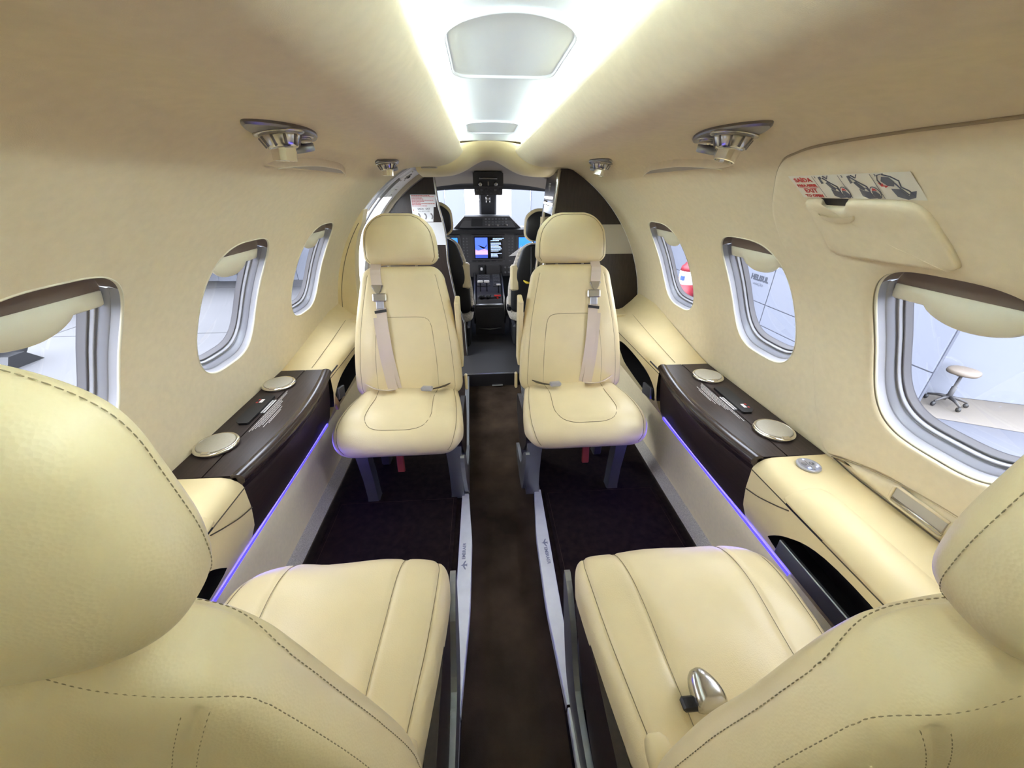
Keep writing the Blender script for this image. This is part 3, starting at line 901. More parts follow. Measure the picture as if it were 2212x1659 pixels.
def seat(label, loc, rz, rec, aft, side, inb, back=0.0):
    """local frame: faces +y, origin on the floor. inb = sign of local x that points to the aisle"""
    t = thing('cabin_seat', label, 'seat', loc, (0, 0, rz), group='cream leather cabin seats')
    hi = 1.5 if aft else 1.0
    th = .0010 if not aft else .0007
    # ---- cushion
    cp = [(-.25, .322), (-.12, .335), (.02, .347), (.10, .347), (.152, .330), (.178, .292)]
    c = Pad(cp, [(0, .185), (.25, .205), (.6, .226), (.8, .232), (1, .226)], [(0, .070, .05), (.5, .076, .05), (.8, .074, .035), (1, .066, .02)], n=4.6 if aft else 4.2, r=(.05, .055), rc=(.06, .075), m=2.2, wr=.0030 if aft else .0014, seed=side+2)
    c.ny = lambda ty, tz: (-tz, ty)
    tt = np.linspace(0, 1, 60)
    Wc = lambda q: c.base(q)[4]
    sm = []; thr = []
    if aft:
        for k in (-1, 1):
            ts = np.linspace(.02, .97, 40); xs = k*np.interp(ts, [0, 1], [.105, .128])
            sm.append((1, xs, ts, .0045, .006)); thr.append((1, xs, ts))
    else:
        a = .118; q = [(a+.012, .05), (a+.004, .3), (a-.004, .5), (a, .68), (a, .78), (a-.02, .845), (a-.06, .868), (0, .870)]
        q = q+[(-x, y) for x, y in q[-2::-1]]
        q = np.array(crom(q, 8)); sm.append((1, q[:, 0], q[:, 1], .0035, .005)); thr.append((1, q[:, 0], q[:, 1]))
    for k in (-1, 1):
        ts = np.linspace(.04, .96, 50); xs = k*(Wc(ts)-.022)
        sm.append((1, xs, ts, .0030, .0035)); thr.append((1, xs, ts))
        if aft: thr.append((1, xs-k*.009, ts))
    V, Fc = c.mesh(int(110*hi), int(128*hi), sm); cu = mk('seat_cushion', V, Fc, 'leather', t)
    seam_tubes(c, thr, th, lift=-.0022).build('stitching', 'thread', cu, True)
    # ---- backrest
    yb, yt = -.185-back, -.185-back-rec
    bp = [(yb+.012, .350), (yb, .43), (yb-.25*rec, .56), (yb-.6*rec, .70), (yt, .868)]
    b = Pad(bp, [(0, .215), (.10, .234), (.35, .228), (.55, .203), (.75, .166), (.9, .135), (1, .118)] if aft else [(0, .205), (.10, .222), (.35, .215), (.55, .203), (.75, .184), (.9, .168), (1, .160)], [(0, .055, .05), (.3, .060, .05), (.75, .050, .045), (1, .045, .040)], n=4.0, r=(.05, .045), rc=(.04, .08 if aft else .055), m=2.2, wr=.0016, seed=side+5)
    b.ny = lambda ty, tz: (tz, -ty)
    Wb = lambda q: b.base(q)[4]
    sm = []; thr = []
    a = .105; q = [(a+.020, .04), (a+.018, .3), (a+.008, .5), (a+.002, .56), (a-.008, .598), (a-.035, .617), (0, .620)]
    q = q+[(-x, y) for x, y in q[-2::-1]]; q = np.array(crom(q, 8))
    sm.append((1, q[:, 0], q[:, 1], .003, .0045)); thr.append((1, q[:, 0], q[:, 1]))
    for k in (-1, 1):
        ts = np.linspace(.05, .93, 50); xs = k*(Wb(ts)-.030); sm.append((1, xs, ts, .0018, .004)); thr.append((1, xs, ts))
    dth = []
    if aft:
        # welt seams around the rear of the backrest
        def edge(off, tt_, fade):
            ts = np.concatenate([np.linspace(.06, .86, 40), np.linspace(.865, tt_, 26)])
            a_ = np.clip((ts-.80)/(tt_-.80), 0, 1); xs = (Wb(ts)-off)*np.sqrt(np.maximum(0, 1-a_**fade))
            q = list(zip(xs, ts)); return np.array(q+[(-x, y) for x, y in q[-2::-1]])
        q = edge(.0008, .993, 5)
        sm.append((1, q[:, 0], q[:, 1], .004, .0045)); sm.append((1, q[:, 0], q[:, 1], .0, .0045))
        dth.append((1, q[:, 0], q[:, 1])); 
        q2 = edge(.0012, .988, 5); dth.append((-1, q2[:, 0], q2[:, 1]))
        # centre back panel
        a = .095; q = [(a+.035, .06), (a+.03, .3), (a+.022, .50), (a+.004, .62), (a-.028, .69), (a-.06, .71), (0, .716)]
        q = q+[(-x, y) for x, y in q[-2::-1]]; q = np.array(crom(q, 8)); sm.append((-1, q[:, 0], q[:, 1], .0060, .0055)); 
        for o in (-.009, .009):
            dth.append((-1, q[:, 0]*(1+o*8), q[:, 1]+o*1.6))
        # short double seam from the panel to the shoulder
        for k in (-1, 1):
            xs = k*np.array([.072, .082, .096, .112]); ts = np.array([.685, .76, .83, .90]); sm.append((-1, xs, ts, .0035, .004))
            for o in (-.008, .008): dth.append((-1, xs+k*o, ts-o*.5))
    V, Fc = b.mesh(int(120*hi), int(128*hi), sm); bo = mk('backrest', V, Fc, 'leather', t)
    seam_tubes(b, thr, th, lift=-.0018).build('stitching', 'thread', bo, True)
    if dth: seam_tubes(b, dth, .0006, dash=(.0036, .0019), lift=-.0004).build('stitching', 'stitch', bo, True, kind='stuff')
    # ---- headrest
    hy = yt-.012
    k_, up_ = ((.97, .024) if inb > 0 else (.87, .034)) if aft else (1.0, 0.0)
    hp = [(hy+.010, .872+(.006 if aft else 0)), (hy+.002, .92+up_*.5), (hy-.004, .98+up_), (hy-.006, 1.066+up_)]
    h = Pad(hp, [(0, .128*k_), (.2, .144*k_), (.45, .152*k_), (.8, .150*k_), (1, .140*k_)] if aft else [(0, .142*k_), (.18, .1475*k_), (.42, .1455*k_), (.65, .137*k_), (.82, .126*k_), (1, .115*k_)], [(0, .042, .040), (.35, .050, .048), (.75, .043, .043), (1, .03, .03)], n=2.9, r=(.035, .05), rc=(.055 if aft else .035, .066 if aft else .075), m=2.2, wr=.0008, seed=side+9)
    h.ny = lambda ty, tz: (tz, -ty)
    Wh = lambda q: h.base(q)[4]
    sm = []; thr = []; dh = []
    ts = np.linspace(.06, .92, 44); up = list(zip(Wh(ts)-(.005 if aft else .013), ts)); q = up+[(.05, .965), (0, .97)]; q = np.array(q+[(-x, y) for x, y in q[-2::-1]])
    if aft:
        ts = np.linspace(.03, .97, 60); xs = Wh(ts)*.988
        q = np.array([(0, .022), (xs[0]*.6, .024)]+list(zip(xs, ts))+[(xs[-1]*.6, .982), (0, .985)]); q = np.array(list(q)+[(-x, y) for x, y in q[::-1]])
    for sg in (1,):
        sm.append((sg, q[:, 0], q[:, 1], .0025, .0035)); (dh if aft else thr).append((sg, q[:, 0], q[:, 1]))
    V, Fc = h.mesh(int(90*hi), int(110*hi), sm); ho = mk('headrest', V, Fc, 'leather', t)
    if thr: seam_tubes(h, thr, th, lift=-.0012).build('stitching', 'thread', ho, True)
    if dh: seam_tubes(h, dh, .0004, dash=(.0034, .0012), lift=-.0003).build('stitching', 'stitch', ho, True, kind='stuff')
    for k in (-.055, .055):
        m = MB(); m.tube([(k, hy+.006, .845), (k, hy+.006, .885)], .006, 10); m.build('headrest_post', 'steel', t, True)
    # ---- back shell
    if not aft:
        rows = []
        for q in np.linspace(.04, .93, 16):
            y, z, ty, tz, W, Df, Db = b.base(q); n0, n1 = tz, -ty
            rows.append([(x, y-n0*(Db*.75+.012*(1-(x/W)**2)), z-n1*(Db*.75)) for x in np.linspace(-W*.93, W*.93, 11)])
        V, Fc = loft(rows); mk('back_shell', V, Fc, 'armrest_leather', t)
    # ---- base: side shroud, legs
    for k in (-1, 1):
        poly = crom([(-.24, .30), (-.24, .20), (-.10, .12), (.02, .17), (.10, .25), (.135, .31), (.07, .345), (-.10, .33)], 6, closed=True)
        m = MB(); m.prism([tuple(p) for p in poly], lambda y, z: (k*.226, y, z), lambda y, z: (k*.206, y, z)); m.build('side_shroud', 'bulkhead_wood', t)
    for k in (-1, 1):
        wdt = .050 if k == inb else .040; xk = k*.19 if k == inb else k*.155
        rows = []
        for z, dy, sc in ((.29, .105, 1.25), (.22, .10, 1.05), (.12, .085, 1.0), (.03, .08, 1.0), (.0, .08, 1.1)):
            hw = wdt/2*sc; rows.append([(xk-hw, dy-.03, z), (xk+hw, dy-.03, z), (xk+hw, dy+.022, z), (xk-hw, dy+.022, z)])
        V, Fc = loft(rows, closed=True, cap=True); mk('leg', V, Fc, 'grey_metal', t, False)
        m = MB(); m.box((xk, -.16, .14), (wdt, .05, .28), bev=.006); m.build('leg', 'grey_metal', t)
    m = MB(); m.box((0, -.10, .25), (.30, .26, .05), bev=.01); m.build('seat_pan', 'black', t)
    # curved metal guard on the aisle side
    poly = crom([(.22, .30), (.17, .14), (.08, .02), (-.10, .015), (-.18, .06), (-.10, .09), (.04, .12), (.13, .24)], 5, closed=True)
    m = MB(); m.prism([tuple(p) for p in poly], lambda y, z: (inb*.236, y, z), lambda y, z: (inb*.222, y, z)); m.build('aisle_guard', 'grey_metal', t)
    # ---- stowed aisle armrest
    if not aft:
        M = Euler((R(-6), 0, 0))
        m = MB(); m.box((inb*.216, yb-.075, .60), (.020, .085, .30), M, bev=.004); ar = m.build('aisle_armrest', 'leather', t)
        m = MB(); m.box((inb*.235, yb-.03, .385), (.012, .022, .075), bev=.004); m.build('armrest_latch', 'leather', ar)
    else:
        M = frame((inb*.205, -.165, .455), (0, 1, 0), (0, 0, 1)); 
        MB().lathe([(.020, -.012), (.024, -.006), (.024, .008), (.020, .013), (.001, .014)], 24, frame((inb*.208, -.20, .50), (0, 0, 1), (0, 1, 0)) @ Matrix.Rotation(R(0), 4, 'X')).build('recline_hinge', 'armrest_leather', t, True)
    # ---- belts
    if not aft:
        o = -inb                       # straps hang on the outboard shoulder
        def bpnt(x, tq, off): return tuple(b.point(np.array(x), np.array(tq), 1, off))
        # upper strap coming over the shoulder
        pts = [tuple(np.array(bpnt(o*.100, .985, .004))+np.array((0, -.02, .015)))]+[bpnt(o*x, q, .006) for x, q in ((.100, .965), (.098, .93), (.096, .885), (.095, .845))]
        V, Fc = ribbon(pts, .040, .003); sh = mk('shoulder_strap', V, Fc, 'webbing', t, False)
        # clasp
        def at(x, q, off): return Vector(bpnt(x, q, off))
        cpos = at(o*.094, .825, .010); e2 = (at(o*.094, .90, .01)-at(o*.094, .75, .01)).normalized(); M = frame(cpos, (1, 0, 0), e2)
        m = MB()
        tri = [(-.020, .018), (.020, .018), (.012, -.004), (.005, -.016), (-.005, -.016), (-.012, -.004)]
        m.prism(tri, lambda a, c_: tuple(M @ Vector((a, c_, .004))), lambda a, c_: tuple(M @ Vector((a, c_, -.001))))
        m.tube([tuple(M @ Vector(p)) for p in ((-.022, .016, .003), (-.012, -.006, .006), (0, -.018, .007), (.012, -.006, .006), (.022, .016, .003))], .0028, 6)
        m.build('strap_hook', 'steel', t, False)
        M2 = frame(at(o*.088, .745, .010), (1, 0, 0), e2)
        m = MB(); M2r = M2.to_3x3()
        m.box((M2 @ Vector((0, .012, .002)))[:], (.054, .032, .010), M2r, bev=.004); ad = m.build('belt_adjuster', 'steel', t)
        m = MB(); m.tube([tuple(M2 @ Vector((-.021, .014, .009))), tuple(M2 @ Vector((.021, .014, .009)))], .008, 10); m.build('webbing_roll', 'webbing', ad, True)
        m = MB(); m.box((M2 @ Vector((0, -.018, .004)))[:], (.030, .032, .009), M2r, bev=.003); bk = m.build('buckle', 'silver', t)
        m = MB(); m.box((M2 @ Vector((0, -.018, .009)))[:], (.011, .015, .002), M2r, bev=.0008); m.build('push_button', 'red' if False else 'frame_grey', bk)
        # long strap down to the cushion
        path = [(.086, .69), (.082, .62), (.076, .5), (.068, .36), (.058, .22), (.050, .12), (.044, .055)]
        pts = [bpnt(o*x, q, .005+.006*math.sin(i*.9)) for i, (x, q) in enumerate(path)]
        pts = [tuple(p) for p in crom(pts, 4)]
        V, Fc = ribbon(pts, .040, .003); mk('lap_shoulder_strap', V, Fc, 'webbing', t, False)
        pts2 = [bpnt(o*(x+.016), q, .003) for (x, q) in path[1:]]; V, Fc = ribbon([tuple(p) for p in crom(pts2, 4)], .040, .0025); mk('lap_shoulder_strap', V, Fc, 'webbing', t, False)
        pts = [bpnt(o*.087, .675, .011), bpnt(o*.0855, .655, .011)]; V, Fc = ribbon(pts, .046, .006); mk('strap_keeper', V, Fc, 'black', t, False)
        pts = [(o*.046, yb+.100, .424), (o*.075, yb+.110, .427), (o*.120, yb+.095, .427), (o*.17, yb+.04, .42)]
        V, Fc = ribbon([tuple(p) for p in crom(pts, 5)], .036, .003, (0, .8, .5)); mk('lap_belt', V, Fc, 'webbing', t, False)
        m = MB(); m.box((inb*.085, yb+.118, .434), (.046, .030, .018), Euler((R(12), 0, R(8*inb))), bev=.005); lb = m.build('lap_buckle', 'silver', t)
        pts = [(inb*.107, yb+.115, .430), (inb*.135, yb+.098, .428), (inb*.165, yb+.06, .42)]; V, Fc = ribbon([tuple(p) for p in crom(pts, 4)], .030, .003, (0, .8, .5)); mk('lap_belt', V, Fc, 'seam_dark', t, False)
        m = MB(); m.box((-inb*.02, .10, .21), (.028, .012, .10), Euler((R(10), 0, 0)), bev=.003); m.build('life_vest_tab', 'life_red', t)
    elif side > 0:
        m = MB(); poly = crom([(-.030, -.026), (.022, -.030), (.030, .0), (.012, .034), (-.012, .036), (-.028, .01)], 5, closed=True)
        zc = .432; M = frame((-.080, -.108, zc), (1, .15, 0), (-.1, 1, .12)) @ Matrix.Scale(.80, 4)
        rows = [[M @ Vector((p[0]*sc, p[1]*sc, dz)) for p in poly] for sc, dz in ((1, -.010), (1.03, 0), (.97, .012), (.80, .020), (.4, .023))]
        V, Fc = loft(rows, closed=True, cap=True); mk('belt_buckle', V, Fc, 'steel', t)
        m = MB(); m.box((-.110, -.120, .427), (.030, .020, .010), bev=.003); m.build('buckle_hinge', 'black', t)
        V, Fc = ribbon([(.128, -.15, .422), (.118, -.105, .429), (.112, -.075, .431)], .050, .004, (1, 0, 0)); mk('lap_belt', V, Fc, 'webbing', t, False)
    return t

seat('far left cream leather seat facing aft, shoulder belt at its window side', (-.378, 1.30, 0), math.pi, .135, False, 1, -1)
seat('far right cream leather seat facing aft, shoulder belt at its window side', (.315, 1.30, 0), math.pi, .135, False, 2, 1)
seat('near left cream leather seat facing forward, headrest back filling the left foreground', (-.383, .415, 0), 0, .006, True, 0, 1, .042)
seat('near right cream leather seat facing forward with silver belt buckle on its cushion', (.360, .395, 0), 0, .016, True, 3, -1, .062)

# carpet mats between the seat rows
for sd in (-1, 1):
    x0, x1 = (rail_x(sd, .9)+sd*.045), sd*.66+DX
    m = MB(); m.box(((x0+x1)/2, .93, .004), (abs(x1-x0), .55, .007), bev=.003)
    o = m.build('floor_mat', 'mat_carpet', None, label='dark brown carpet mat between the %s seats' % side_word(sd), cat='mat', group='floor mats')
    m = MB(); a, b = x0+sd*.014, x1-sd*.014
    m.tube([(a, .67, .0078), (a, 1.19, .0078), (b, 1.19, .0078), (b, .67, .0078), (a, .67, .0078)], .0009, 5); m.build('edge_stitching', 'carpet', o)

# ================================================================== WALL FITTINGS
# ---- emergency exit hatch cover on the right wall around the near window
def s_at(x, z): return s_of(math.atan2(z-ZC, x))
def exit_hatch():
    t = thing('emergency_exit_panel', 'large raised cream emergency exit panel around the near right window', 'exit panel', (0, 0, 0))
    out = [(.700, 1.197), (.625, 1.204), (.46, 1.206), (.30, 1.200), (.20, 1.16), (.13, 1.02), (.16, .80), (.24, .60), (.45, .588), (.60, .575), (.70, .545), (.765, .533), (.835, .66), (.848, .78), (.852, .86), (.866, .97), (.884, 1.045), (.858, 1.11), (.790, 1.163), (.74, 1.188)]
    th = lambda z: math.asin(min(.999, (z-ZC)/RR))
    poly = [(p[0], p[1]) for p in crom([(y-.016, s_of(th(z))+.008) for y, z in out], 8, closed=True)]
    c = (WY[1][0], WS); win = superell(c[0], WS, WW*1.012, WH*1.012, K=120)
    K = 240; rows = []
    for lev, dep in ((1.0, .002), (1.0, -.004), (.985, -.0085), (.955, -.010), (.75, -.010), (.5, -.010), (.28, -.010), (.10, -.010), (.03, -.009), (0.0, -.004)):
        row = []
        for k in range(K):
            a = 2*math.pi*k/K
            ro = ray_outline(poly, c, a); ri = ray_outline(win, c, a); rr = ri+(ro-ri)*lev
            row.append(WP(c[0]+rr*math.cos(a), c[1]+rr*math.sin(a), 1, dep))
        rows.append(row)
    V, Fc = loft(rows, closed=True); mk('cover', V, Fc, 'lining', t)
    m = MB(); m.tube([tuple(WP(p[0], p[1], 1, -.001)) for p in poly]+[tuple(WP(poly[0][0], poly[0][1], 1, -.001))], .0026, 6); m.build('edge_gap', 'gap_olive', t, True)
    # handle flap
    o2 = [(.732, 1.131), (.735, 1.125), (.733, 1.06), (.722, 1.047), (.70, 1.043), (.54, 1.048), (.522, 1.050), (.513, 1.058), (.518, 1.085), (.528, 1.122), (.540, 1.135), (.565, 1.139), (.615, 1.139), (.640, 1.138), (.655, 1.128), (.690, 1.128), (.693, 1.138), (.725, 1.137)]
    poly = [(p[0], p[1]) for p in crom([(y-.014, s_of(th(z))+.007) for y, z in o2], 5, closed=True)]
    c = (.608, s_of(th(1.088))+.007); rows = []
    for lev, dep in ((1.02, -.0098), (1.0, -.016), (.97, -.0185), (.85, -.019), (.5, -.019), (.01, -.019)):
        rows.append([WP(c[0]+(p[0]-c[0])*lev, c[1]+(p[1]-c[1])*lev, 1, dep) for p in poly])
    V, Fc = loft(rows, closed=True, cap=True); mk('handle_flap', V, Fc, 'lining', t)
    p4 = [(.695, 1.129), (.695, 1.140), (.640, 1.140), (.655, 1.129)]
    V = [WP(y-.014, s_of(th(z))+.007, 1, -.0112) for y, z in p4]; mk('finger_slot', V, [(0, 1, 2, 3)], 'black', t, False)
    # bulge below the slot
    rows = []
    for k in range(9):
        a = k/8; rows.append([WP(.658+.036*math.cos(q)*math.sin(a*math.pi/2), s_of(th(1.121))+.007-.022*math.sin(q)*math.sin(a*math.pi/2), 1, -.0190-.007*math.cos(a*math.pi/2)) for q in np.linspace(0, math.pi, 17)])
    V, Fc = loft(rows); mk('finger_bulge', V, Fc, 'lining', t)
exit_hatch()

# ---- exit placard above the flap
def placard():
    th = lambda z: math.asin((z-ZC)/RR)
    s0, s1 = s_of(th(1.1405))+.007, s_of(th(1.1745))+.007; ya, yb = .506, .719     # reading direction is towards -y
    W, H = yb-ya, s1-s0
    dep = -.0112
    P = lambda u, v, d=0.0: WP(yb-u*W, s0+v*H, 1, dep-d)
    def q(name, pts, m, parent, d=.0006): return mk(name, [P(u, v, d) for u, v in pts], [tuple(range(len(pts)))], m, parent, False)
    n = 12; rows = [[P(u, v) for u in np.linspace(0, 1, n)] for v in (0, .5, 1)]
    V, Fc = loft(rows); t = mk('exit_placard', V, Fc, 'placard', None, False, label='cream exit instruction placard with red lettering and three diagrams', cat='placard')
    def txt(body, u, v, size, m):
        o = P(u, v, .0006); ex = P(u+.1, v, .0006)-o; ey = P(u, v+.1, .0006)-o
        text_mesh('lettering', body, size, frame(o, ex, ey), m, t, bold=.00025)
    txt('SAÍDA', .128, .80, .0135, 'print_red'); txt('PARA ABRIR', .128, .56, .0078, 'print_red'); txt('EXIT', .135, .33, .0135, 'print_red'); txt('TO OPEN', .135, .10, .0088, 'print_red')
    q('rule', [(.03, .455), (.235, .455), (.235, .47), (.03, .47)], 'print_red', t)
    for k, u in enumerate((.245, .48, .73)):
        q('divider', [(u, .04), (u+.005, .04), (u+.005, .97), (u, .97)], 'print_grey', t)
    def line(pts, w=.0011):
        m = MB(); m.tube([tuple(P(u, v, .0006)) for u, v in pts], w*.6, 4); m.build('diagram_line', 'print_grey', t)
    for k, u in enumerate((.25, .49, .745)):
        W3 = .23
        f = lambda a, b: (u+a*W3, b)
        # seat block
        q('diagram_seat', [f(.36, .12), f(.55, .02), f(.82, .05), f(.78, .22), f(.66, .30), f(.52, .34), f(.40, .42)] if k < 2 else [f(.30, .42), f(.36, .12), f(.62, .02), f(.86, .10), f(.98, .34), f(.80, .30), f(.70, .16), f(.56, .40)], 'print_grey', t)
        # torso, head, arm
        if k < 2:
            q('diagram_figure', [f(.34, .66), f(.46, .72), f(.60, .46), f(.56, .34), f(.44, .40)], 'print_grey', t)
            q('diagram_figure', [f(.16+.06*k, .62), f(.20+.06*k, .92), f(.32+.05*k, .95), f(.34+.05*k, .88), f(.26+.05*k, .82), f(.28+.05*k, .66)], 'print_grey', t)
            line([f(.36, .88), f(.50, .70), f(.70, .50), f(.72, .30), f(.80, .12)]); line([f(.60, .44), f(.66, .44), f(.74, .16)]); line([f(.42, .96), f(.52, .84), f(.62, .97)])
        else:
            q('diagram_figure', [f(.14, .70), f(.24, .86), f(.44, .84), f(.52, .66), f(.44, .50), f(.26, .52)], 'print_grey', t)
            line([f(.30, .94), f(.50, .86), f(.66, .70), f(.62, .48), f(.78, .34), f(.86, .16)]); line([f(.50, .62), f(.58, .42), f(.72, .20)]); line([f(.10, .58), f(.06, .74), f(.14, .92), f(.34, .97)])
            q('diagram_arrow', [f(.02, .66), f(.16, .60), f(.14, .54), f(.28, .52), f(.16, .44), f(.16, .50), f(.06, .50)], 'print_red', t)
        if k < 2:
            for kk, (ra, m_) in enumerate(((1.0, 'print_grey'), (.86, 'placard'))):
                q('inset_circle', [f(.88+.16*ra*math.cos(a), .27+.24*ra*math.sin(a)) for a in np.linspace(0, 2*math.pi, 22)[:-1]], m_, t, .0008+.0003*kk)
            q('inset_hand', [f(.77, .22), f(.80, .36), f(.92, .34), f(1.0, .22), f(.98, .10), f(.86, .06), f(.80, .12)], 'print_grey', t, .0014)
            q('inset_arrow', [f(.82, .36), f(.86, .46), f(.94, .44), f(.98, .34), f(.92, .37)], 'print_red', t, .0015)
        text_mesh('lettering', str(k+1), .0060, frame(P(u+.02, .92, .0006), P(u+.12, .92, .0006)-P(u+.02, .92, .0006), P(u+.02, 1.0, .0006)-P(u+.02, .92, .0006)), 'print_grey', t)
placard()

# ---- overhead service panels: plate, air nozzle, reading light
def service_panel(sd, yc, label, flip=False):
    sx = s_of(TH1)+.034
    o = WP(yc, sx, sd, -.002); _, _, nx, nz = secn(sx); N = Vector((-sd*nx, 0, -nz))
    # tilt the plate to face mostly downwards
    N = (N+Vector((0, 0, -.5))).normalized()
    ex = Vector((0, 1, 0)); ey = N.cross(ex)
    M = Matrix.Identity(4)
    for i in range(3): M[i][0], M[i][1], M[i][2], M[i][3] = ex[i], ey[i], N[i], o[i]
    t = thing('overhead_service_panel', label, 'air vent', tuple(o), group='overhead air and light panels')
    L = Matrix.Translation(-o) @ M
    a, b = .118, .036
    poly = []
    for k in range(64):
        q = 2*math.pi*k/64; c, s_ = math.cos(q), math.sin(q)
        poly.append((a*math.copysign(abs(c)**1.15, c), b*math.copysign(abs(s_)**1.45, s_)+.004*c))
    rows = [[L @ Vector((p[0]*sc, p[1]*sc, dz)) for p in poly] for sc, dz in ((1.02, -.012), (1.02, .001), (.98, .004), (.7, .005), (.01, .005))]
    V, Fc = loft(rows, closed=True, cap=True); mk('plate', V, Fc, 'steel_dark', t, False)
    g = -1 if not flip else 1
    # gasper
    Mg = L @ Matrix.Translation((g*.024, 0, .004)) @ Matrix.Diagonal((.96, .96, .84, 1))
    MB().lathe([(.040, 0), (.040, .003), (.037, .004)], 36, Mg).build('air_bezel', 'steel', t, True)
    prof = [(.033, .003), (.032, .009), (.027, .020), (.024, .026), (.021, .028)]
    m = MB(); m.lathe(prof, 36, Mg); an = m.build('air_nozzle', 'steel', t, True)
    m = MB()
    for k in range(10):
        q = 2*math.pi*k/10
        m.tube([tuple(Mg @ Vector((.0325*math.cos(q), .0325*math.sin(q), .007))), tuple(Mg @ Vector((.0255*math.cos(q), .0255*math.sin(q), .024)))], .0022, 5)
    m.build('grip_ribs', 'steel_dark', an, True, kind='stuff')
    Mt = Mg @ Matrix.Translation((0, 0, .024)) @ Matrix.Rotation(R(10), 4, 'X')
    MB().lathe([(.0205, 0), (.0195, .024), (.0165, .0245), (.0155, .012)], 12, Mt).build('nozzle_outlet', 'chrome', an, False)
    MB().lathe([(.0158, .0125), (.001, .0128)], 24, Mt).build('nozzle_bore', 'black', an, False)
    # reading light
    Ml = L @ Matrix.Translation((-g*.052, .002, .004)) @ Matrix.Diagonal((.95, .95, .80, 1))
    MB().lathe([(.026, 0), (.026, .002), (.024, .003)], 30, Ml).build('light_bezel', 'steel', t, True)
    MB().lathe([(.021, .002), (.020, .014), (.019, .015)], 30, Ml).build('reading_light', 'steel', t, True)
    Mq = Ml @ Matrix.Translation((0, 0, .013)) @ Matrix.Rotation(R(12), 4, 'Y')
    MB().lathe([(.0215, 0), (.0205, .014), (.018, .0155), (.001, .0158)], 30, Mq).build('light_head', 'grey_metal', t, True)
service_panel(-1, .790, 'chrome air nozzle and reading light on the left ceiling, near pair')
service_panel(-1, 1.60, 'small chrome air nozzle and reading light on the left ceiling, far one')
service_panel(1, .755, 'chrome air nozzle and reading light on the right ceiling, near pair')
service_panel(1, 1.535, 'small chrome air nozzle and reading light on the right ceiling, far one')

# ---- moulded handhold recesses above the middle windows
def handhold(sd, y0, y1, label):
    t = thing('moulded_recess', label, 'recess', (0, 0, 0), group='moulded ceiling recesses')
    s0 = s_of(R(55.5))
    def pt(y, ds, dep): return WP(y, s0+ds, sd, dep)
    rows = []
    n = 30
    up = spline([0, .12, .30, .55, .80, .95, 1], [.000, .018, .032, .034, .024, .010, .0])
    for k in range(n+1):
        u = k/n; y = y0+(y1-y0)*u; h = float(up(1-u))
        rows.append([pt(y, h+.010, .001), pt(y, h+.002, -.013*min(1, h/.012)), pt(y, h-.001, -.013*min(1, h/.012)), pt(y, h*.75, .0005), pt(y, 0, .0005), pt(y, -.003, -.002), pt(y, -.008, .001)])
    V, Fc = loft(rows, flip=(sd < 0)); mk('hood', V, Fc, 'lining', t)
    rows = []
    for k in range(n+1):
        u = k/n; y = y0+(y1-y0)*u; h = float(up(1-u)); rows.append([pt(y, h*.85, -.0006), pt(y, .001, -.0006)])
    V, Fc = loft(rows, flip=(sd < 0)); mk('lens', V, Fc, 'band_taupe', t)
    m = MB(); m.tube([tuple(pt(y0+(y1-y0)*u, float(up(1-u))-.001, -.0125)) for u in np.linspace(.04, .96, 24)], .0012, 5); m.build('lip', 'shade', t, True)
handhold(-1, .90, 1.385, 'cream moulded recess in the left sidewall above the middle window')
handhold(1, .868, 1.346, 'cream moulded recess in the right sidewall above the middle window')

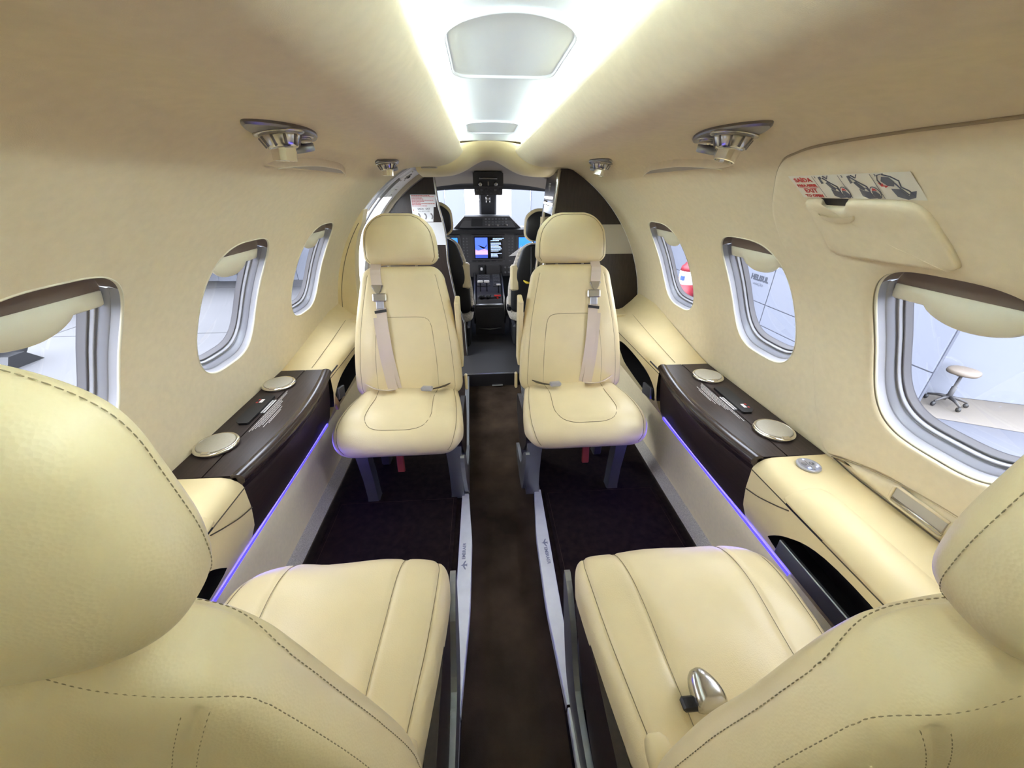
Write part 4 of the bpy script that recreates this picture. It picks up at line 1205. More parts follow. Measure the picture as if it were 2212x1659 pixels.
# ================================================================== ENTRY: galley, door, arch
# ---- right: galley cabinet
def edge_x(z): return float(np.interp(z, [0, .25, .46, .714, .86, .997, 1.231], [.200, .215, .235, .266, .291, .310, .337]))
def galley():
    t = thing('galley_cabinet', 'tall dark wood galley cabinet with pale band behind the far right seat', 'cabinet', (0, 0, 0))
    Y = Y_BULK
    ra = .838
    def face(z0, z1, name, m, d=0.0):
        zs = np.linspace(z0, z1, 14)
        poly = [(edge_x(z)+.012, z) for z in zs]+[(math.sqrt(max(0.0001, ra**2-(z-ZC)**2)), z) for z in zs[::-1]]
        return MB().prism(poly, lambda x, z: (x, Y-d, z), lambda x, z: (x, Y+.02, z)).build(name, m, t)
    face(.984, 1.238, 'upper_panel', 'bulkhead_wood', .000); face(.836, .984, 'band', 'band_taupe', .001); face(.0, .836, 'lower_panel', 'bulkhead_wood')
    # metal corner strip
    m = MB(); m.tube([(edge_x(z)+.004, Y-.004, z) for z in np.linspace(.0, 1.234, 24)], .010, 10); m.build('corner_strip', 'steel', t, True)
    # inboard opening: top fascia, lights, frame posts, inside with shelves
    fx = lambda z, y: edge_x(z)+(y-Y)*(.02)
    Y2 = 2.50
    def slab(z0, z1, ya, yb, name, m, th=.014, inn=0.0, par=t):
        poly = [(ya, z0), (yb, z0), (yb, z1), (ya, z1)]
        return MB().prism(poly, lambda y, z: (fx(z, y)-inn*.0+.001, y, z), lambda y, z: (fx(z, y)+th, y, z)).build(name, m, par)
    fa = slab(1.09, 1.222, Y, Y2, 'fascia', 'bulkhead_wood')
    m = MB()
    for k in range(6): m.box((fx(1.155, 2.3)-.001, 2.31, 1.140+k*.007), (.004, .045, .003))
    m.build('vent_slots', 'band_taupe', fa, kind='stuff')
    for z in (1.107, 1.078): MB().box((fx(z, 2.3)-.002, 2.30, z), (.006, .26, .012), bev=.003).build('lamp', 'lamp_warm', t)
    slab(1.030, 1.068, Y+.02, Y2-.05, 'chrome_shelf_edge', 'chrome', .02)
    slab(.0, 1.03, Y2-.075, Y2-.035, 'flange', 'lining', .010)
    slab(.0, 1.09, Y2-.035, Y2, 'front_post', 'bulkhead_wood', .02)
    slab(.84, .985, Y2-.03, Y2+.004, 'post_band', 'band_white', .012, .0)
    for z in (.96, .89, .83, .70, .56, .46):
        MB().lathe([(.006, -.001), (.006, .0012), (.003, .002)], 12, frame((fx(z, Y2-.055)-.0005, Y2-.055, z), (0, 1, 0), (0, 0, -1))).build('screw', 'steel_dark', t)
    m = MB(); m.box((.53, Y2-.03, .50), (.44, .02, 1.0)); m.build('inside_front', 'lining', t)
    m = MB(); m.box((.50, 2.30, .92), (.34, .34, .012)); m.build('shelf', 'band_taupe', t)
    m = MB(); m.box((.50, 2.30, .62), (.40, .34, .012)); m.build('shelf', 'band_taupe', t)
    m = MB(); m.box((.47, 2.30, 1.075), (.24, .34, .01)); m.build('inside_top', 'band_taupe', t)
    m = MB(); m.box((.60, 2.30, .5), (.01, .34, 1.0)); m.build('inside_back', 'lining', t)
galley()
MB().lathe([(.028, 0), (.030, .10), (.022, .13), (.012, .15)], 20, Matrix.Translation((.42, 2.30, .927))).build('bottle', 'book_blue', None, True, label='small blue bottle on the galley shelf', cat='bottle')

# ---- left: white door frame, jamb panel, forward bulkhead
def ring_strip(y0, y1, th0, th1, r0, r1, name, m, parent=None, side=-1, n=30, **kw):
    rows = []
    for t in np.linspace(th0, th1, n):
        c, s = math.cos(t), math.sin(t)
        rows.append([(side*r0*c, y0, ZC+r0*s), (side*r0*c, y1, ZC+r0*s), (side*r1*c, y1, ZC+r1*s), (side*r1*c, y0, ZC+r1*s)])
    V, Fc = loft(rows, closed=True, cap=True, flip=side > 0)
    return mk(name, V, Fc, m, parent, False, **kw)
dr = thing('door_1', 'white entry door frame with fittings on the left, behind the far left seat', None, (0, 0, 0), kind='structure')
ring_strip(2.10, 2.70, R(46), R(75), .845, .90, 'frame_top', 'white_paint', dr)
ring_strip(2.10, 2.16, R(-36), R(46), .845, .90, 'frame_rear', 'white_paint', dr)
ring_strip(2.62, 2.70, R(-36), R(46), .845, .90, 'frame_front', 'white_paint', dr)
ring_strip(2.14, 2.20, R(-36), R(62), .838, .850, 'seal', 'silver', dr)
def plate(th, y, w, h, name):
    c = Vector((-.843*math.cos(th), y, ZC+.843*math.sin(th))); n = Vector((math.cos(th), 0, -math.sin(th))); ez = Vector((-math.sin(th)*-1, 0, math.cos(th)))
    M = frame(c, (0, 1, 0), Vector((math.sin(th), 0, math.cos(th))))
    if (M.to_3x3() @ Vector((0, 0, 1))).dot(n) < 0: M = M @ Matrix.Rotation(math.pi, 4, 'Y')
    m = MB(); Mr = M.to_3x3(); m.box(c[:], (w, h, .008), Mr, bev=.003); p = m.build(name, 'white_paint', dr)
    return M, p
M, p = plate(R(58), 2.42, .13, .11, 'latch_plate')
MB().lathe([(.026, .003), (.026, .007), (.016, .008), (.015, .004), (.001, .004)], 24, M).build('latch_socket', 'steel_dark', p, True)
MB().lathe([(.012, .004), (.010, .012), (.001, .013)], 18, M).build('latch_pin', 'black', p, True)
for a, b in ((-.05, .04), (-.05, -.04), (.045, -.035), (-.04, 0)):
    MB().lathe([(.005, .003), (.004, .006), (.001, .006)], 10, M @ Matrix.Translation((a, b, 0))).build('bolt', 'steel_dark', p)
M, p = plate(R(49), 2.50, .08, .08, 'hinge_plate')
for a, b in ((-.02, .02), (.02, .02), (.0, -.02)):
    MB().lathe([(.005, .003), (.004, .006), (.001, .006)], 10, M @ Matrix.Translation((a, b, 0))).build('bolt', 'steel_dark', p)
m = MB(); m.tube([(-.842*math.cos(t), 2.30, ZC+.842*math.sin(t)) for t in np.linspace(R(-10), R(56), 24)], .008, 8); m.build('weather_strip', 'frame_grey', dr, True)
m = MB(); m.box((-.82, 2.18, .60), (.03, .06, .07), bev=.006); m.build('lower_fitting', 'white_paint', dr)

# cream jamb panel between the far left window and the door
zs = np.linspace(.40, 1.06, 24)
inner = spline([.40, .55, .70, .85, .95, 1.0, 1.06], [.735, .728, .722, .700, .668, .640, .62])
poly = [(-float(inner(z)), z) for z in zs]+[(-math.sqrt(.842**2-(z-ZC)**2), z) for z in zs[::-1]]
t = MB().prism(poly, lambda x, z: (x, 2.075, z), lambda x, z: (x, 2.15, z)).build('jamb_panel', 'armrest_leather', None, label='cream padded jamb panel between the far left window and the door', cat='panel')
pts = [(-float(math.sqrt(.842**2-(z-ZC)**2))+.022, 2.0745, z) for z in np.linspace(.50, 1.0, 20)]
pts = [(-.74, 2.0745, .415), (-.785, 2.0745, .425), (-.812, 2.0745, .46)]+pts
m = MB(); m.tube(pts, .0016, 5); m.build('seam', 'seam_dark', t, True)

# forward bulkhead panel beside the cockpit
def ledge_x(z): return float(np.interp(z, [0, .28, .39, .70, .83, .94, 1.06, 1.24], [-.195, -.200, -.245, -.292, -.290, -.300, -.328, -.342]))
bh = thing('forward_bulkhead', 'dark wood bulkhead panel with white band ahead of the entry door', 'bulkhead', (0, 0, 0))
def bface(z0, z1, name, m, d):
    zs = np.linspace(z0, z1, 14); poly = [(ledge_x(z), z) for z in zs]+[(-math.sqrt(max(1e-4, .815**2-(z-ZC)**2)), z) for z in zs[::-1]]
    return MB().prism(poly, lambda x, z: (x, 2.72-d, z), lambda x, z: (x, 2.75, z)).build(name, m, bh)
bface(.955, 1.262, 'upper_panel', 'bulkhead_wood', 0); bface(.815, .955, 'band', 'band_white', .001); bface(0, .815, 'lower_panel', 'bulkhead_wood', 0)
m = MB(); m.tube([(ledge_x(z)+.004, 2.722, z) for z in np.linspace(0, 1.24, 20)], .008, 8); m.build('edge_strip', 'steel', bh, True)
m = MB()
for k, (a, b) in enumerate(((0, .09), (.01, .06), (.02, .05))): m.box((-.345-b/2, 2.7185, .775-k*.022), (b, .001, .004))
m.build('fine_print', 'print_white', bh, kind='stuff')
pc = MB(); pc.prism([(-.494, 1.118), (-.333, 1.118), (-.338, 1.046), (-.352, 1.046), (-.362, .958), (-.49, .958)], lambda x, z: (x, 2.7175, z), lambda x, z: (x, 2.7205, z))
pc = pc.build('door_placard', 'placard_white', None, label='white placard with red instructions on the forward bulkhead', cat='placard')
rnd = random.Random(5); m = MB()
for k in range(10):
    x = -.488; xe = -.488+rnd.uniform(.05, .14)
    while x < xe:
        l = rnd.uniform(.006, .016); m.box((x+l/2, 2.7170, 1.112-k*.0066), (l-.002, .0006, .0030)); x += l
m.build('red_print', 'print_red', pc, kind='stuff')
text_mesh('lettering', 'SAIDA · EXIT', .014, frame((-.415, 2.7168, 1.035), (1, 0, 0), (0, 0, 1)), 'print_grey', pc, bold=.0003)
text_mesh('lettering', 'PARA ABRIR TO OPEN', .0072, frame((-.415, 2.7168, 1.021), (1, 0, 0), (0, 0, 1)), 'print_grey', pc)
text_mesh('lettering', '4', .012, frame((-.483, 2.7168, 1.028), (1, 0, 0), (0, 0, 1)), 'print_red', pc, bold=.0004)
for k, x in enumerate((-.458, -.418, -.378)):
    m = MB(); pts = [(x+.018*math.sin(a), .990+.022*math.cos(a)) for a in np.linspace(.2, 2.6, 12)]
    inner_ = [(x+.010*math.sin(a), .990+.013*math.cos(a)) for a in np.linspace(.2, 2.6, 12)][::-1]
    m.prism(pts+inner_, lambda a, z: (a, 2.7168, z), lambda a, z: (a, 2.7174, z)); m.build('diagram', 'frame_grey', pc)

# ---- headliner end and bell-shaped arch at the cockpit entrance
def bell(x, zlo, zhi, w=.135): 
    return zlo+(zhi-zlo)*math.exp(-(x/w)**2*1.1)
xs = np.linspace(-.36, .36, 49)
ar = thing('entrance_arch', 'cream bell-shaped ceiling arch at the cockpit entrance', 'arch', (0, 0, 0))
rows = []
for y, zlo, zhi, w_ in ((2.105, 1.243, 1.352, .42), (2.125, 1.240, 1.345, .27), (2.16, 1.230, 1.326, .18), (2.25, 1.217, 1.299, .145), (2.36, 1.209, 1.288, .135), (2.42, 1.208, 1.290, .135)):
    rows.append([(x, y, bell(x, zlo, zhi, w_)) for x in xs])
rows.append([(x, 2.42, 1.45) for x in xs])
V, Fc = loft(rows); mk('soffit', V, Fc, 'armrest_leather', ar)
for p in ar.children: p.data.polygons.foreach_set('use_smooth', [True]*len(p.data.polygons))
rows = [[(x, 2.121, 1.45) for x in xs], [(x, 2.121, max(bell(x, 1.236, 1.330), 1.30)) for x in xs]]
# closing skin above the entry on both sides
poly = arc_poly(.86, n=40, th0=R(0), th1=R(180))
entry = []
for y in (2.10, 2.74):
    entry.append([(.86*math.cos(t), y, ZC+.86*math.sin(t)) for t in np.linspace(R(50), R(112), 30)])
V, Fc = loft(entry); mk('ceiling_entry', V, Fc, 'lining', kind='structure', label='cream ceiling over the entry')
m = MB(); m.box((-.285, 2.06, 1.2385), (.075, .018, .006), Euler((0, 0, R(-14))), bev=.002); m.build('headliner_slot', 'band_taupe', None, label='small oblong lamp slot at the front end of the left headliner', cat='lamp slot')
# headliner end caps (front faces of the lobes)
for sd in (-1, 1):
    ks = [k for k in range(len(_px)) if _ss[k] > s_of(R(48))]
    P = [(sd*_px[k], 2.10, _pz[k]) for k in ks]+[(sd*.15, 2.10, 1.40), (sd*.60, 2.10, 1.22)]
    mk('trim_%d' % (5 if sd < 0 else 6), P, [tuple(range(len(P)))], 'lining', None, False, kind='structure', label='cream end of the %s headliner' % side_word(sd))

# ================================================================== COCKPIT
rows = [[(x, y, 0) for x in (-.86, .86)] for y in (2.36, 4.2)]
V, Fc = loft(rows, flip=True); mk('floor_cockpit', V, Fc, 'dark_plastic', None, False, kind='structure', label='dark cockpit floor')
for sd in (-1, 1):
    m = MB(); m.box((sd*.80, 3.48, .36), (.06, 1.5, .78)); m.build('wall_cockpit_%s' % side_word(sd), 'panel_grey', None, kind='structure', label='dark lower cockpit sidewall, %s' % side_word(sd))
    # side window post and frame
    m = MB(); m.box((sd*.80, 2.90, .96), (.05, .30, .46)); m.box((sd*.76, 3.62, .95), (.05, .08, .46), Euler((0, 0, 0))); m.build('trim_%d' % (7 if sd < 0 else 8), 'cockpit_lining', None, kind='structure', label='cockpit window posts, %s' % side_word(sd))
    mk('window_%d' % (7 if sd < 0 else 8), [(sd*.80, 3.05, .75), (sd*.80, 3.6, .75), (sd*.74, 3.6, 1.17), (sd*.74, 3.05, 1.17)], [(0, 1, 2, 3)], 'glass', None, False, kind='structure', label='cockpit side window, %s' % side_word(sd))
# shell over the galley and the entry on the right
ring_strip(2.10, 2.76, R(-36), R(52), .86, .90, 'wall_galley', 'white_paint', None, 1, kind='structure', label='shell wall behind the galley')
ring_strip(2.70, 2.78, R(-36), R(118), .82, .90, 'wall_front_left', 'cockpit_lining', None, -1, kind='structure', label='shell frame behind the forward bulkhead')
ring_strip(2.70, 2.78, R(-36), R(64), .80, .90, 'wall_front_right', 'cockpit_lining', None, 1, kind='structure', label='shell frame ahead of the galley')
rows = []
for y, z, hw in ((2.41, 1.315, .62), (2.75, 1.300, .80), (3.1, 1.275, .80), (3.45, 1.235, .78), (3.68, 1.190, .76)):
    rows.append([(hw*u, y, z-.10*abs(u)**2.4) for u in np.linspace(-1, 1, 25)])
V, Fc = loft(rows, flip=True); mk('ceiling_cockpit', V, Fc, 'cockpit_lining', kind='structure', label='beige cockpit headliner')
# window header, centre post, glazing
rows = []
for u in np.linspace(-1, 1, 21):
    z = 1.186-.045*abs(u)**2.2; rows.append([(.76*u, 3.66, z+.006), (.76*u, 3.70, z-.010), (.76*u, 3.71, z-.034), (.76*u, 3.76, z-.038), (.76*u, 3.76, z+.03)])
V, Fc = loft(rows); mk('trim_9', V, Fc, 'dark_plastic', None, True, kind='structure', label='dark header above the windshield')
rows = []
for y, z, hw in ((3.72, 1.15, .082), (3.82, 1.04, .078), (3.96, .92, .080), (4.04, .85, .095)):
    rows.append([(.02-hw, y, z), (.02-hw*.8, y-.03, z), (.02+hw*.8, y-.03, z), (.02+hw, y, z), (.02+hw, y+.04, z), (.02-hw, y+.04, z)])
V, Fc = loft(rows, closed=True, cap=True); mk('trim_10', V, Fc, 'panel_grey', None, False, kind='structure', label='dark grey windshield centre post')
for k, (xa, xb) in enumerate(((-.76, -.06), (.10, .76))):
    mk('window_%d' % (9+k), [(xa, 3.75, 1.15), (xb, 3.75, 1.15), (xb, 4.12, .78), (xa, 4.12, .78)], [(0, 1, 2, 3)], 'glass', None, False, kind='structure', label='cockpit windshield pane, %s' % ('left', 'right')[k])
# compass hanging from the post
m = MB().lathe([(.012, 0), (.022, .010), (.022, .03), (.010, .04)], 16, Matrix.Translation((.02, 3.70, 1.055)))
cp_ = m.build('compass', 'steel_dark', None, True, label='small standby compass on the windshield post', cat='compass')
m = MB(); m.tube([(.02, 3.70, 1.09), (.02, 3.74, 1.125)], .006, 8); m.tube([(.005, 3.70, 1.04), (.005, 3.70, 1.06)], .004, 6); m.tube([(.035, 3.70, 1.04), (.035, 3.70, 1.06)], .004, 6); m.build('bracket', 'chrome', cp_, True, kind='stuff')

# overhead panel
t = thing('cockpit_overhead_console', 'black overhead switch panel on the cockpit ceiling', 'switch panel', (0, 0, 0))
poly = [(-.085, 1.262), (-.098, 1.250), (-.098, 1.165), (.125, 1.165), (.125, 1.250), (.112, 1.262)]
MB().prism(poly, lambda x, z: (x, 3.16, z), lambda x, z: (x, 3.34, z+.015)).build('housing', 'dark_plastic', t)
poly = [(-.093, 1.166), (.120, 1.166), (.118, 1.108), (-.090, 1.108)]
MB().prism(poly, lambda x, z: (x, 3.15+(1.166-z)*.5, z), lambda x, z: (x, 3.36, z+.03)).build('switch_face', 'panel_grey', t)
m = MB(); m.tube([(-.052, 3.152, 1.218), (.080, 3.152, 1.218)], .0075, 10); m.build('grab_bar', 'steel_dark', t, True)
for x in (-.045, .070):
    MB().lathe([(.016, 0), (.014, .020), (.008, .024)], 14, frame((x, 3.155, 1.185), (1, 0, 0), (0, -.4, 1))).build('map_light', 'steel', t, True)
MB().box((.013, 3.155, 1.185), (.012, .012, .03), bev=.003).build('latch', 'steel_dark', t)
for k in range(6):
    x = -.070+k*.034
    MB().lathe([(.010, 0), (.009, .012), (.004, .014)], 12, frame((x, 3.166, 1.142), (1, 0, 0), (0, .45, .9))).build('knob', 'button', t, True)
    MB().box((x, 3.172, 1.122), (.014, .006, .008)).build('switch', 'button', t)

# glareshield with guidance panel
t = thing('glareshield', 'black glareshield with guidance panel below the windshield', 'dashboard', (0, 0, 0))
rows = []
for x, z in ((-.78, .835), (-.45, .838), (-.30, .842), (-.195, .945), (.205, .945), (.315, .842), (.45, .838), (.78, .835)):
    rows.append([(x, 3.66, z-.05), (x, 3.655, z-.012), (x, 3.68, z), (x, 3.95, z-.01), (x, 4.1, z-.06), (x, 4.1, .6)])
V, Fc = loft(rows); mk('coaming', V, Fc, 'dark_plastic', t, False)
mk('guidance_face', [(-.245, 3.640, .842), (.262, 3.640, .842), (.195, 3.672, .936), (-.182, 3.672, .936)], [(0, 1, 2, 3)], 'panel_grey', t, False)
mk('lip', *loft([[(-.80, 3.65, .835), (-.80, 3.63, .825), (-.80, 3.64, .795)], [(.80, 3.65, .835), (.80, 3.63, .825), (.80, 3.64, .795)]]), 'black', t, False)
m = MB(); m.box((-.085, 3.652, .892), (.105, .006, .075), Euler((R(-18), 0, 0)), bev=.002); st = m.build('standby_unit', 'black', t)
for k in range(2): MB().box((-.11+k*.05, 3.645, .862), (.02, .004, .005)).build('button', 'print_grey', t)
for r in range(3):
    for k in range(7):
        MB().box((-.005+k*.030, 3.650+r*.007-.007, .868+r*.022), (.018, .006, .010), Euler((R(-18), 0, 0))).build('button', 'button', t)
for k in range(3):
    MB().lathe([(.009, 0), (.008, .012), (.003, .014)], 12, frame((.02+k*.08, 3.64, .862), (1, 0, 0), (0, .3, .95))).build('knob', 'steel_dark', t, True)

# instrument panel
t = thing('instrument_panel', 'black instrument panel with three glowing displays', 'instrument panel', (0, 0, 0))
MB().box((.015, 3.74, .60), (1.52, .06, .40)).build('panel', 'panel_grey', t)
def display(xc, w, zc, h, kind):
    b = MB(); b.box((xc, 3.705, zc), (w+.05, .016, h+.04), bev=.006); d = b.build('display', 'dark_plastic', t)
    MB().box((xc, 3.6965, zc), (w, .002, h)).build('glass', 'screen_black', d)
    y = 3.6945
    if kind == 'map':
        x0, x1 = xc-w*.47, xc-w*.03; z0, z1 = zc-h*.46, zc+h*.46
        n = 12
        def q(nm, pts, m): mk(nm, [(a, y, c) for a, c in pts], [tuple(range(len(pts)))], m, d, False)
        zm = zc-h*.14
        q('picture_sky', [(x0, zm), (x1, zm), (x1, z1), (x0, z1)], 'screen_sky'); q('picture_sea', [(x0, z0), (x1, z0), (x1, zm-h*.16), (x0, zm-h*.16)], 'screen_sea')
        q('picture_haze', [(x0, zm-h*.16), (x1, zm-h*.16), (x1, zm+h*.04), (x1-.03, zm+h*.10), (x0+.03, zm+h*.02), (x0, zm+h*.07)], 'screen_pink')
        y = 3.6935
        q('picture_aircraft', [(x0+.02, zc+h*.14), (xc-w*.12, zc+h*.02), (x1-.006, zc+h*.20), (x1-.012, zc+h*.06), (x1-.03, zc-h*.04), (xc-w*.22, zc-h*.02)], 'screen_black')
        rr = random.Random(2); y = 3.6945; m = MB()
        for k in range(17):
            if k in (3, 12): continue
            z = z1-.008-k*h*.052; x = xc+w*.08+(.02 if k < 2 else 0); xe = x+w*rr.uniform(.22, .38)
            while x < xe:
                l = rr.uniform(.006, .016); m.box((x+l/2, 3.6945, z), (l-.002, .0008, h*.022)); x += l
        m.build('text_lines', 'screen_text', d, kind='stuff')
    else:
        MB().box((xc, 3.6950, zc+h*.18), (w*.96, .0008, h*.55)).build('sky_band', 'screen_blue', d)
        MB().box((xc, 3.6950, zc-h*.30), (w*.96, .0008, h*.30)).build('ground_band', 'screen_sea', d)
        for k in range(5): MB().box((xc+(k-2)*w*.18, 3.6944, zc-h*.28), (w*.10, .0008, h*.012)).build('scale_mark', 'screen_text', d)
display(.012, .262, .664, .195, 'map'); display(-.395, .262, .664, .195, 'pfd'); display(.420, .262, .664, .195, 'pfd')
for x in (-.185, -.215, .205, .235):
    for k in range(7): MB().box((x, 3.702, .745-k*.026), (.011, .006, .009)).build('button', 'button', t)
for k in range(8): MB().box((-.22+k*.062, 3.703, .545), (.018, .006, .008)).build('button', 'button', t)
m = MB(); m.box((-.06, 3.70, .462), (.055, .02, .10), bev=.004); m.build('gear_panel', 'black', t)
MB().box((-.06, 3.686, .475), (.020, .012, .028), bev=.004).build('gear_handle', 'print_white', t)
m = MB(); m.box((.05, 3.70, .455), (.13, .02, .11), bev=.004); m.build('mode_panel', 'dark_plastic', t)
m = MB(); m.box((.20, 3.70, .46), (.12, .02, .11), bev=.004); m.build('control_panel', 'dark_plastic', t)
for k in range(6): MB().lathe([(.009, 0), (.008, .012), (.002, .013)], 12, frame((.165+(k % 3)*.035, 3.692, .485-(k//3)*.045), (1, 0, 0), (0, 0, 1))).build('knob', 'button', t, True)
m = MB(); m.box((0, 3.76, .2), (1.55, .02, .42)); m.build('lower_panel', 'black', t)

# centre pedestal
t = thing('centre_pedestal', 'black cockpit centre pedestal with white-topped levers and red handle', 'pedestal', (0, 0, 0))
rows = []
for y, z, hw in ((3.70, .420, .118), (3.55, .395, .120), (3.36, .330, .122), (3.25, .290, .122), (3.205, .255, .124), (3.20, .235, .125), (3.20, .0, .125)):
    rows.append([(.0-hw-.004, y, 0 if z > 0 else 0), (.0-hw, y, z-.012), (.0-hw+.012, y, z), (.0+hw-.012, y, z), (.0+hw, y, z-.012), (.0+hw+.004, y, 0)])
V, Fc = loft(rows); mk('body', V, Fc, 'dark_plastic', t, False)
for sx in (-1, 1):
    m = MB(); m.tube([(sx*.126, 3.72, .430), (sx*.126, 3.55, .402), (sx*.126, 3.36, .336), (sx*.128, 3.22, .280), (sx*.13, 3.2, .10)], .008, 8); m.build('side_trim', 'steel_dark', t, True)
m = MB(); m.tube([(-.118, 3.205, .262), (.118, 3.205, .262)], .011, 10); m.build('front_trim', 'grey_metal', t, True)
sl_ = lambda y: float(np.interp(y, [3.2, 3.25, 3.36, 3.55, 3.7], [.255, .29, .33, .395, .42]))
for y, x, w, h in ((3.62, -.045, .12, .10), (3.62, .075, .07, .10), (3.50, -.045, .12, .09), (3.50, .075, .07, .10), (3.30, .0, .20, .04)):
    m = MB(); m.box((x, y, sl_(y)+.004), (w, h, .006), Euler((R(18), 0, 0)), bev=.002); p = m.build('switch_panel', 'panel_grey', t)
    for a in range(3):
        for b in range(2):
            MB().box((x+(a-1)*w*.28, y+(b-.5)*h*.4, sl_(y)+.010+(b-.5)*h*.13), (w*.16, h*.18, .006)).build('button', 'button', p)
for k, x in enumerate((-.075, -.018)):
    m = MB(); m.box((x, 3.385, .375), (.010, .012, .09)); lv = m.build('thrust_lever', 'black', t)
    MB().box((x, 3.375, .425), (.048, .024, .020), bev=.005).build('lever_grip', 'print_white', lv)
m = MB(); m.box((.085, 3.36, .365), (.012, .02, .07)); lv = m.build('flap_lever', 'black', t); MB().box((.085, 3.352, .402), (.036, .02, .012), bev=.003).build('lever_grip', 'print_white', lv)
m = MB(); m.box((.072, 3.27, .325), (.060, .012, .012), bev=.003); m.box((.072, 3.275, .305), (.016, .012, .04), bev=.003); m.build('brake_handle', 'red', t)
for k, x in enumerate((-.07, -.01)): MB().lathe([(.02, 0), (.018, .025), (.01, .03)], 14, Matrix.Translation((x, 3.28, .302))).build('knob', 'black', t, True)
m = MB(); m.tube([(-.10, 3.19, .06), (0, 3.185, .05), (.10, 3.19, .06)], .006, 8); m.build('foot_rail', 'grey_metal', t, True)

# paper chart on the panel
MB().prism([(.150, .700), (.215, .745), (.245, .775), (.235, .735), (.225, .705)], lambda x, z: (x, 2.955, z), lambda x, z: (x, 2.957, z)).build('paper_chart', 'placard_white', None, label='white paper sheet sticking out beside the right pilot seat', cat='paper')

# pilot seats
def pilot_seat(xc, inb, dz, label):
    t = thing('pilot_seat', label, 'seat', (xc, 2.93, 0), group='black pilot seats')
    def P(path, W, D, n, r, rc, sg=1):
        p = Pad(path, W, D, n=n, r=r, rc=rc); p.ny = lambda ty, tz: (tz, -ty); return p
    h = P([(.0, .84+dz), (.0, .95+dz), (-.005, 1.062+dz)], [(0, .095), (.3, .118), (.7, .112), (1, .09)], [(0, .03, .03), (.5, .04, .035), (1, .03, .03)], 2.8, (.04, .05), (.04, .075))
    V, Fc = h.mesh(40, 48); mk('headrest', V, Fc, 'leather', t)
    h = P([(-.035, .85+dz), (-.035, .95+dz), (-.038, 1.045+dz)], [(0, .085), (.3, .106), (.7, .100), (1, .08)], [(0, .02, .022), (.5, .02, .035), (1, .02, .02)], 2.8, (.04, .05), (.04, .07))
    V, Fc = h.mesh(36, 44); mk('headrest_back', V, Fc, 'black', t)
    for k in (-.05, .05):
        m = MB(); m.tube([(k, -.01, .80+dz), (k, -.01, .86+dz)], .007, 8); m.build('headrest_post', 'steel', t, True)
    b = P([(.06, .30), (.03, .45), (.0, .62), (-.01, .835+dz)], [(0, .235), (.3, .232), (.6, .205), (.85, .165), (1, .13)], [(0, .05, .05), (.5, .05, .04), (1, .03, .03)], 4, (.05, .04), (.05, .08))
    V, Fc = b.mesh(44, 48); mk('backrest', V, Fc, 'sheepskin', t)
    b = P([(-.0, .28), (-.03, .45), (-.055, .62), (-.055, .828+dz)], [(0, .215), (.3, .214), (.6, .188), (.85, .150), (1, .115)], [(0, .03, .05), (.5, .03, .045), (1, .02, .03)], 4, (.05, .03), (.05, .05))
    V, Fc = b.mesh(44, 48); bs = mk('back_shell', V, Fc, 'black', t)
    for k in (-.07, .06): 
        m = MB(); m.tube([(k, -.108, .35), (k, -.112, .60), (k, -.095, .78)], .006, 6); m.build('shell_rib', 'dark_plastic', bs, True)
    m = MB(); m.box((inb*.185, -.045, .572+dz*.5), (.070, .075, .185), bev=.014); m.build('armrest', 'leather', t)
    c = Pad([(-.02, .24), (.2, .27), (.42, .28)], [(0, .22), (.5, .235), (1, .22)], [(0, .06, .06), (1, .06, .06)], n=4, r=(.06, .06), rc=(.07, .07)); c.ny = lambda ty, tz: (-tz, ty)
    V, Fc = c.mesh(40, 48); mk('seat_cushion', V, Fc, 'sheepskin', t)
    m = MB(); m.box((0, .15, .10), (.40, .42, .18), bev=.02); m.build('base', 'black', t)
    m = MB(); m.box((inb*.225, .02, .31), (.03, .09, .035), Euler((0, R(12), 0)), bev=.006); m.build('belt_fitting', 'black_gloss', t)
    return t
pilot_seat(-.365, 1, .01, 'black and cream pilot seat on the left, mostly behind the bulkhead')
p = pilot_seat(.375, -1, -.035, 'black and cream pilot seat on the right, beside the galley')
m = MB(); m.tube([(-.125, -.105, .545), (-.105, -.125, .535), (-.075, -.125, .530)], [.004, .010, .006], 10); m.build('release_handle', 'yellow', p, True)

# ================================================================== OUTSIDE
G = -1.0
mk('ground', [(-90, -40, G), (2.2, -40, G), (2.2, 90, G), (-90, 90, G)], [(0, 1, 2, 3)], 'concrete', None, False, kind='structure', label='pale concrete apron outside')
mk('ground_hangar', [(2.2, -40, G+.001), (40, -40, G+.001), (40, 90, G+.001), (2.2, 90, G+.001)], [(0, 1, 2, 3)], 'floor_blue', None, False, kind='structure', label='bluish grey painted hangar floor')
mk('ground_walkway', [(4.0, 3.37, G+.004), (10, .13, G+.004), (10, 2.2, G+.004), (4.0, 4.3, G+.004)], [(0, 1, 2, 3)], 'floor_beige', None, False, kind='structure', label='beige painted hangar walkway')
m = MB()
for k in range(10): m.box((-22, 3+k*3.4, G+.002), (40, .03, .004))
m.build('ground_joints', 'joint', None, kind='structure', label='straight joints across the apron')
m = MB()
for k in range(7): m.box((-3.6-k*3.6, 20, G+.002), (.03, 50, .004))
m.build('ground_joints_long', 'joint', None, kind='structure', label='long joints along the apron')
